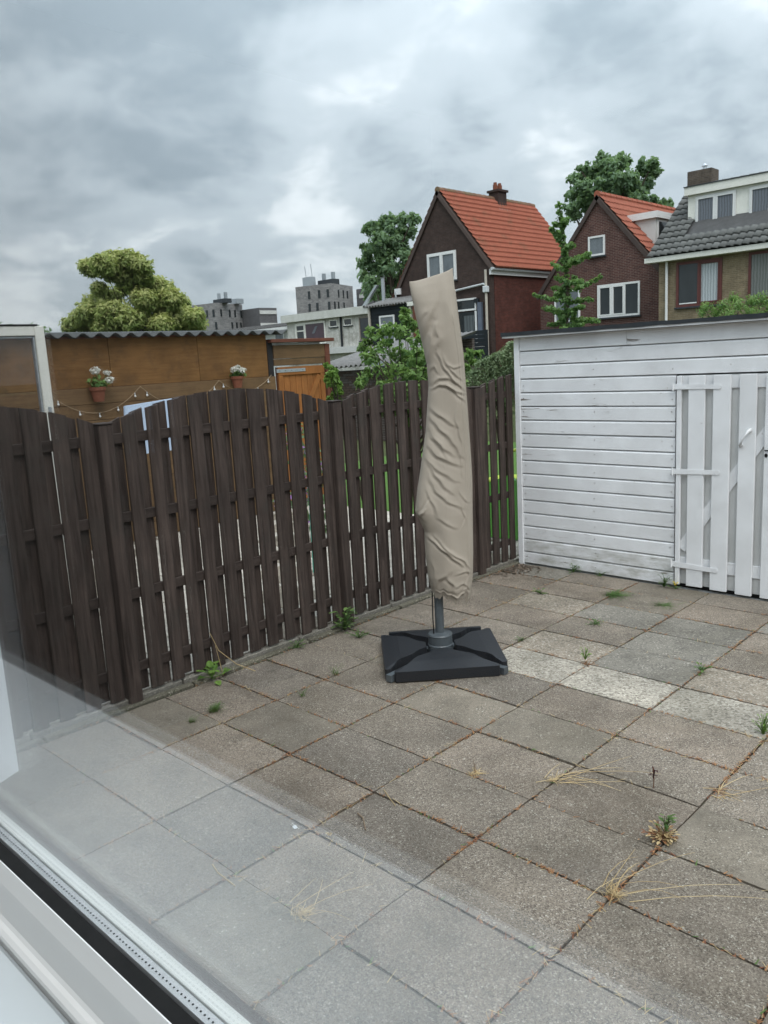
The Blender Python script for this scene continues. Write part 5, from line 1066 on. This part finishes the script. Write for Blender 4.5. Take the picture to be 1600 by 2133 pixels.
# ================================================================== weeds, grass and litter in the joints
def blades(parent, name, c, n, h, spread, w, mat, seed, droop=.5, lean=(0,0), up=.3):
    R_ = random.Random(seed); m_ = MB(); t_ = []
    for k in range(n):
        a = R_.uniform(0, 2*math.pi); L_ = h*.85*R_.uniform(.45, 1.1); b = Vector((c[0]+R_.gauss(0, spread*.18), c[1]+R_.gauss(0, spread*.18), c[2]))
        out = Vector((math.cos(a)+lean[0], math.sin(a)+lean[1], 0))*R_.uniform(.25, 1)*spread; side = Vector((-out.y, out.x, 0)); side = (side.normalized() if side.length > 1e-6 else Vector((1,0,0)))*w
        cv_ = side*R_.uniform(-1,1)*spread*.35/w
        pts = [b+out*t+cv_*t*t+Vector((0,0,max(0.003, L_*(up+1)*t*(1-droop*t)/(1+up*.3)))) for t in (0,.3,.6,.85,1)]
        pr = []; col = R_.random()
        for i, p in enumerate(pts):
            ww = side*(1-.8*i/4); pr += [p-ww, p+ww+Vector((0,0,.0006))]
        m_.add(pr, [(2*i, 2*i+1, 2*i+3, 2*i+2) for i in range(4)]); t_ += [col]*10
    m_.col = t_; return m_.build(name, mat, parent)
def broad(parent, name, c, n, size, spread, h, mat, seed, asp=.5):
    R_ = random.Random(seed); m_ = MB(); t_ = []; st = MB()
    for k in range(n):
        a = R_.uniform(0, 2*math.pi); r = spread*.85*R_.uniform(.15, 1); z = c[2]+h*.8*R_.uniform(.15, 1); p = Vector((c[0]+math.cos(a)*r, c[1]+math.sin(a)*r, z))
        d = Vector((math.cos(a), math.sin(a), R_.uniform(-.3, .6))).normalized(); sd_ = d.cross(Vector((0,0,1))).normalized(); L_ = size*.78*R_.uniform(.6, 1.2); u_ = sd_.cross(d); w_ = L_*asp*.5
        m_.add([p, p+d*L_*.35+sd_*w_+u_*w_*.3, p+d*L_*.75+sd_*w_*.7+u_*w_*.25, p+d*L_, p+d*L_*.75-sd_*w_*.7+u_*w_*.25, p+d*L_*.35-sd_*w_+u_*w_*.3, p+d*L_*.5], [(0,1,6),(1,2,6),(2,3,6),(3,4,6),(4,5,6),(5,0,6)]); t_ += [R_.random()]*7
        st.tube([(c[0], c[1], c[2]), (p.x*.5+c[0]*.5, p.y*.5+c[1]*.5, z*.7), p], .0016, 4, False)
    m_.col = t_; o = m_.build(name, mat, parent); st.col = [.3]*len(st.v); st.build('stem', mat, parent); return o
def plant(name, label, cat, loc, group=None):
    group = {'leafy_weed': 'leafy weeds in the patio joints', 'grass_tuft': 'green grass tufts in the patio joints', 'dry_grass': 'dry straw tufts in the patio joints'}.get(name, group)
    return thing(name, label, cat, (*loc, -.008), group)
t = plant('leafy_weed', 'dark leafy weed growing at the foot of the middle fence post', 'weed', (-1.83, 2.36)); broad(t, 'leaves', (-1.83, 2.36, 0), 60, .065, .085, .20, LF_BUSH, 1)
t = plant('leafy_weed', 'bright green broad-leaved weed at the foot of the fence right of the leftmost post', 'weed', (-1.84, 1.16)); broad(t, 'leaves', (-1.84, 1.16, 0), 22, .075, .10, .10, LF_LIGHT, 2, .75)
t = plant('grass_tuft', 'fluffy green grass tuft in a joint near the leftmost fence post, beside the pale reflection', 'grass tuft', (-1.40, .87)); blades(t, 'blades', (-1.40, .87, -.004), 130, .085, .07, .0016, LF_WEED, 3, .5)
t = plant('grass_tuft', 'smaller green grass tuft just left of the fluffy one near the fence', 'grass tuft', (-1.38, .70)); blades(t, 'blades', (-1.38, .70, -.004), 40, .06, .05, .0015, LF_WEED, 4, .5)
t = plant('leafy_weed', 'small green weed by the fence edging midway between two posts', 'weed', (-1.83, 1.88)); broad(t, 'leaves', (-1.83, 1.88, 0), 22, .035, .05, .07, LF_WEED, 5)
t = plant('grass_tuft', 'sparse upright grass blades in the joint left of the parasol base', 'grass tuft', (-1.23, 1.70)); blades(t, 'blades', (-1.23, 1.70, -.004), 26, .10, .07, .0014, LF_WEED, 6, .35)
t = plant('grass_tuft', 'thin grass blades in a joint between fence and parasol base, nearer the viewer', 'grass tuft', (-1.13, 1.33)); blades(t, 'blades', (-1.13, 1.33, -.004), 18, .10, .06, .0014, LF_WEED, 7, .35)
t = plant('leafy_weed', 'low weeds beside the edging left of the parasol base', 'weed', (-1.62, 2.30)); broad(t, 'leaves', (-1.62, 2.30, 0), 30, .03, .10, .06, LF_WEED, 8)
for k, (x, y, n, s_, h, lab) in enumerate(((-1.25,4.72,24,.04,.09,'leafy weed at the foot of the shed wall, left of the shed door'), (-.98,4.73,16,.03,.06,'small weed at the foot of the shed wall beside the leafy one'), (-.37,4.70,22,.05,.13,'taller leafy weed right at the left jamb of the shed door'), (-1.12,3.97,20,.04,.05,'small weed on the slabs between parasol and shed wall'), (-.36,3.52,22,.035,.05,'low weed in a joint in front of the shed door'), (.62,3.09,22,.035,.05,'small weed beside the bluish slabs near the right edge'), (-.60,2.93,14,.03,.04,'tiny weed in a joint right of the parasol base'), (-.52,2.22,12,.03,.05,'tiny weed at the right corner of the parasol base'))):
    t = plant('leafy_weed', lab, 'weed', (x, y)); broad(t, 'leaves', (x, y, 0), n, s_, .06, h, LF_WEED, 40+k)
t = plant('grass_tuft', 'spreading green grass tuft on the slabs in front of the shed wall', 'grass tuft', (-.60, 4.26)); blades(t, 'blades', (-.60, 4.26, -.004), 150, .06, .16, .0022, LF_WEED, 9, .7)
t = plant('grass_tuft', 'low patch of weeds with pale tips in front of the shed door', 'grass tuft', (-.16, 4.22)); blades(t, 'blades', (-.16, 4.22, -.004), 80, .05, .13, .002, LF_WEED, 10, .7)
t = plant('red_weed', 'reddish weed with a pale green top on the white gravel slab', 'weed', (-.02, 2.79)); blades(t, 'stems', (-.02, 2.79, -.004), 22, .05, .07, .002, REDDRY, 11, .5); broad(t, 'leaves', (-.02, 2.79, .03), 24, .028, .028, .10, LF_LIGHT, 12)
t = plant('leafy_weed', 'yellow-green weed sprig at the right edge beside a white gravel slab', 'weed', (1.20, 2.46)); broad(t, 'leaves', (1.20, 2.46, 0), 40, .03, .05, .13, LF_LIGHT, 13, .35)
t = plant('dry_grass', 'dry straw tuft with long blades lying to the right, middle of the patio', 'dry grass', (.60, 1.41)); blades(t, 'blades', (.60, 1.41, -.004), 15, .06, .20, .0018, STRAW, 14, .75, (.9,1.1)); blades(t, 'fringe', (.60, 1.41, -.004), 26, .03, .06, .0014, STRAW, 15, .7)
t = plant('dry_grass', 'largest dry straw tuft with long arching blades, lower right of the patio', 'dry grass', (1.23, .825)); blades(t, 'blades', (1.23, .825, -.004), 12, .14, .24, .0016, STRAW, 16, .6, (.8,1.0)); blades(t, 'fringe', (1.23, .825, -.004), 55, .05, .07, .0014, STRAW, 17, .6)
t = plant('dry_grass', 'dry straw tuft with a few curved blades in the pale reflection near the bottom', 'dry grass', (.40, .01)); blades(t, 'blades', (.40, .01, -.004), 6, .12, .22, .0015, STRAW, 18, .6, (.6,.8)); blades(t, 'fringe', (.40, .01, -.004), 60, .04, .07, .0014, STRAW, 19, .7)
t = plant('dying_weed', 'withering weed with curled pale and reddish leaves at a joint crossing, right side', 'weed', (1.21, 1.275)); broad(t, 'leaves', (1.21, 1.275, 0), 55, .032, .07, .06, STRAW, 20); broad(t, 'green_leaves', (1.215, 1.29, .02), 22, .045, .025, .10, LF_WEED, 21, .35); broad(t, 'red_leaves', (1.20, 1.27, 0), 30, .03, .07, .05, REDDRY, 22)
t = plant('dark_sprig', 'single dark purple sprig standing in a joint, right half of the patio', 'weed', (1.0, 1.63)); broad(t, 'leaves', (1.0, 1.63, .05), 9, .028, .014, .06, simple('dark_purple_leaf', (.03,.014,.014,1), (.05,.02,.02,1), 9), 23); MB().tube([(1.0,1.63,-.01),(1.002,1.632,.05),(.998,1.63,.10)], .002, 5).build('stalk', REDDRY, t)
t = plant('dry_grass', 'bent dry stalk and straw at the joint crossing near the right edge', 'dry grass', (1.24, 1.77)); blades(t, 'blades', (1.24, 1.77, -.004), 14, .05, .15, .002, STRAW, 24, .7, (.5,.8)); blades(t, 'fringe', (1.24, 1.77, -.004), 20, .02, .08, .0014, REDDRY, 25, .8)
t = plant('dry_weed', 'tall thin reddish dry stalks in a joint in the patio centre', 'weed', (.27, 1.235)); blades(t, 'stalks', (.27, 1.235, -.004), 4, .13, .03, .0014, REDDRY, 26, .3); blades(t, 'fringe', (.27, 1.235, -.004), 40, .02, .06, .0016, STRAW, 27, .8)
t = plant('dry_vine', 'thin dry vine climbing a fence slat right of the leftmost post', 'vine', (-1.80, 1.30)); v_ = MB(); v_.tube([(-1.72,1.42,.0),(-1.80,1.33,.06),(-1.86,1.24,.17),(-1.885,1.20,.30)], [.003,.003,.0025,.002], 5); v_.tube([(-1.87,1.26,.0),(-1.88,1.25,.10),(-1.885,1.235,.2)], [.003,.0025,.002], 5); v_.col = [.6]*len(v_.v); v_.build('stems', STRAW, t)
t = plant('yellow_flower', 'tiny yellow flowers under the shed door', 'flower', (-.27, 4.70)); broad(t, 'petals', (-.27, 4.70, .04), 10, .022, .02, .03, simple('yellow_petal', (.7,.5,.04,1), (.75,.55,.06,1), 9), 29); broad(t, 'leaves', (-.27, 4.70, 0), 8, .03, .04, .04, LF_WEED, 30)
def stick(name, label, pts, r, mat): 
    m_ = MB(); m_.tube(pts, r, 6); m_.col = [.5]*len(m_.v); return tag(m_.build(name, mat), label, 'twig', 'twigs and straws lying on the patio')
stick('twig', 'short pale brown twig lying on a slab left of the reddish litter', [(.08,.615,.004),(.13,.60,.007),(.20,.545,.004)], [.004,.0038,.003], simple('twig_bark', (.17,.12,.08,1), (.25,.18,.12,1), 20))
stick('twig', 'long thin straw lying along a joint in the pale reflection', [(-.12,-.03,.003),(-.05,-.05,.005),(.07,-.055,.003)], .0028, STRAW)
stick('twig', 'thin curved straw lying along a joint left of the twig', [(.03,.84,.003),(.10,.80,.006),(.17,.77,.003)], .002, STRAW)
fe = plant('feather', 'small white feather on the slabs in the pale reflection', 'feather', (-.055, .36)); m_ = MB(); m_.add([(-.075,.362,.004),(-.06,.372,.010),(-.04,.362,.007),(-.048,.352,.004),(-.064,.355,.006)], [(0,1,4),(1,2,3),(1,3,4)]); m_.build('vane', PIPE_G, fe); MB().tube([(-.03,.362,.008),(-.09,.372,.008)], .001, 4).build('quill', FRAME_W, fe)
fl = plant('dry_blossom', 'pale dried blossom clump on a slab in the reflection', 'blossom', (.105, .42)); broad(fl, 'petals', (.105, .42, 0), 12, .016, .016, .012, STRAW, 33)
# joint litter: bits of dry moss, straw and red stems lying in the joints (uncountable)
R_ = random.Random(77)
def litter(name, mat, n, kind, label, dens):
    m_ = MB(); t_ = []
    k = 0
    while k < n:
        if R_.random() < .5: x = PX*R_.randrange(-3, 9)+R_.gauss(0, .006); y = R_.uniform(-1.0, 4.7)
        else: y = PY*R_.randrange(-2, 12)+R_.gauss(0, .005); x = R_.uniform(-1.8, 4.5)
        if x > 3.2 or not -1.84 < x or y > 4.74: k += 1; continue
        if mnoise.noise(Vector((x*dens, y*dens, kind))) < R_.uniform(-.35, .45): k += .2; continue
        L_ = R_.uniform(.008, .032) if kind != 3 else R_.uniform(.02, .06); a = R_.uniform(0, math.pi); d = Vector((math.cos(a), math.sin(a), R_.uniform(-.1,.3)))*L_*.5; w_ = Vector((-d.y, d.x, 0)).normalized()*(.0034 if kind != 3 else .0016)
        p = Vector((x, y, R_.uniform(-.004, .006))); m_.add([p-d-w_, p+d-w_*.4, p+d+w_*.4, p-d+w_], [(0,1,2,3)]); t_ += [R_.random()]*4; k += 1
    m_.col = t_; return stuff(tag(m_.build(name, mat, origin=(0,0,0)), label, 'litter'))
litter('dry_moss_litter', REDDRY, 9000, 1, 'reddish brown dry moss and stem litter filling the patio joints', 1.7)
litter('straw_litter', STRAW, 2600, 3, 'pale straw litter scattered along the patio joints', 1.3)
litter('joint_moss', LF_WEED, 700, 5, 'small green moss and seedlings scattered in the patio joints', 1.5)
m_ = MB(); t_ = []
for k in range(420):                                     # dark leaf litter in the corner by the shed
    x = -1.83+abs(R_.gauss(0, .13)); y = 4.70-abs(R_.gauss(0, .20)); L_ = R_.uniform(.008, .022); a = R_.uniform(0, 6.3); d = Vector((math.cos(a), math.sin(a), R_.uniform(-.4,.5)))*L_; w_ = Vector((-d.y, d.x, R_.uniform(-.004,.004)))*.5; p = Vector((x, y, R_.uniform(.001, .014)))
    m_.add([p-d, p+w_, p+d, p-w_], [(0,1,2,3)]); t_ += [R_.random()]*4
m_.col = t_; stuff(tag(m_.build('leaf_litter', leafmat('dead_leaf', (.05,.035,.028,1), (.22,.17,.13,1), .1), origin=(0,0,0)), 'dark dead leaf litter heaped in the corner by the white shed', 'litter'))
m_ = MB()
for k in range(150):                                     # small shell and stone chips along the edging
    y = R_.uniform(1.0, 4.6); x = -1.84+abs(R_.gauss(0, .03)); s_ = R_.uniform(.003, .007); m_.add([(x-s_,y,.004),(x,y-s_,.004),(x+s_,y,.004),(x,y+s_,.004),(x,y,.004+s_)], [(0,1,4),(1,2,4),(2,3,4),(3,0,4)])
stuff(tag(m_.build('stone_chips', CONC, origin=(0,0,0)), 'pale stone chips strewn along the fence edging', 'stone chips'))
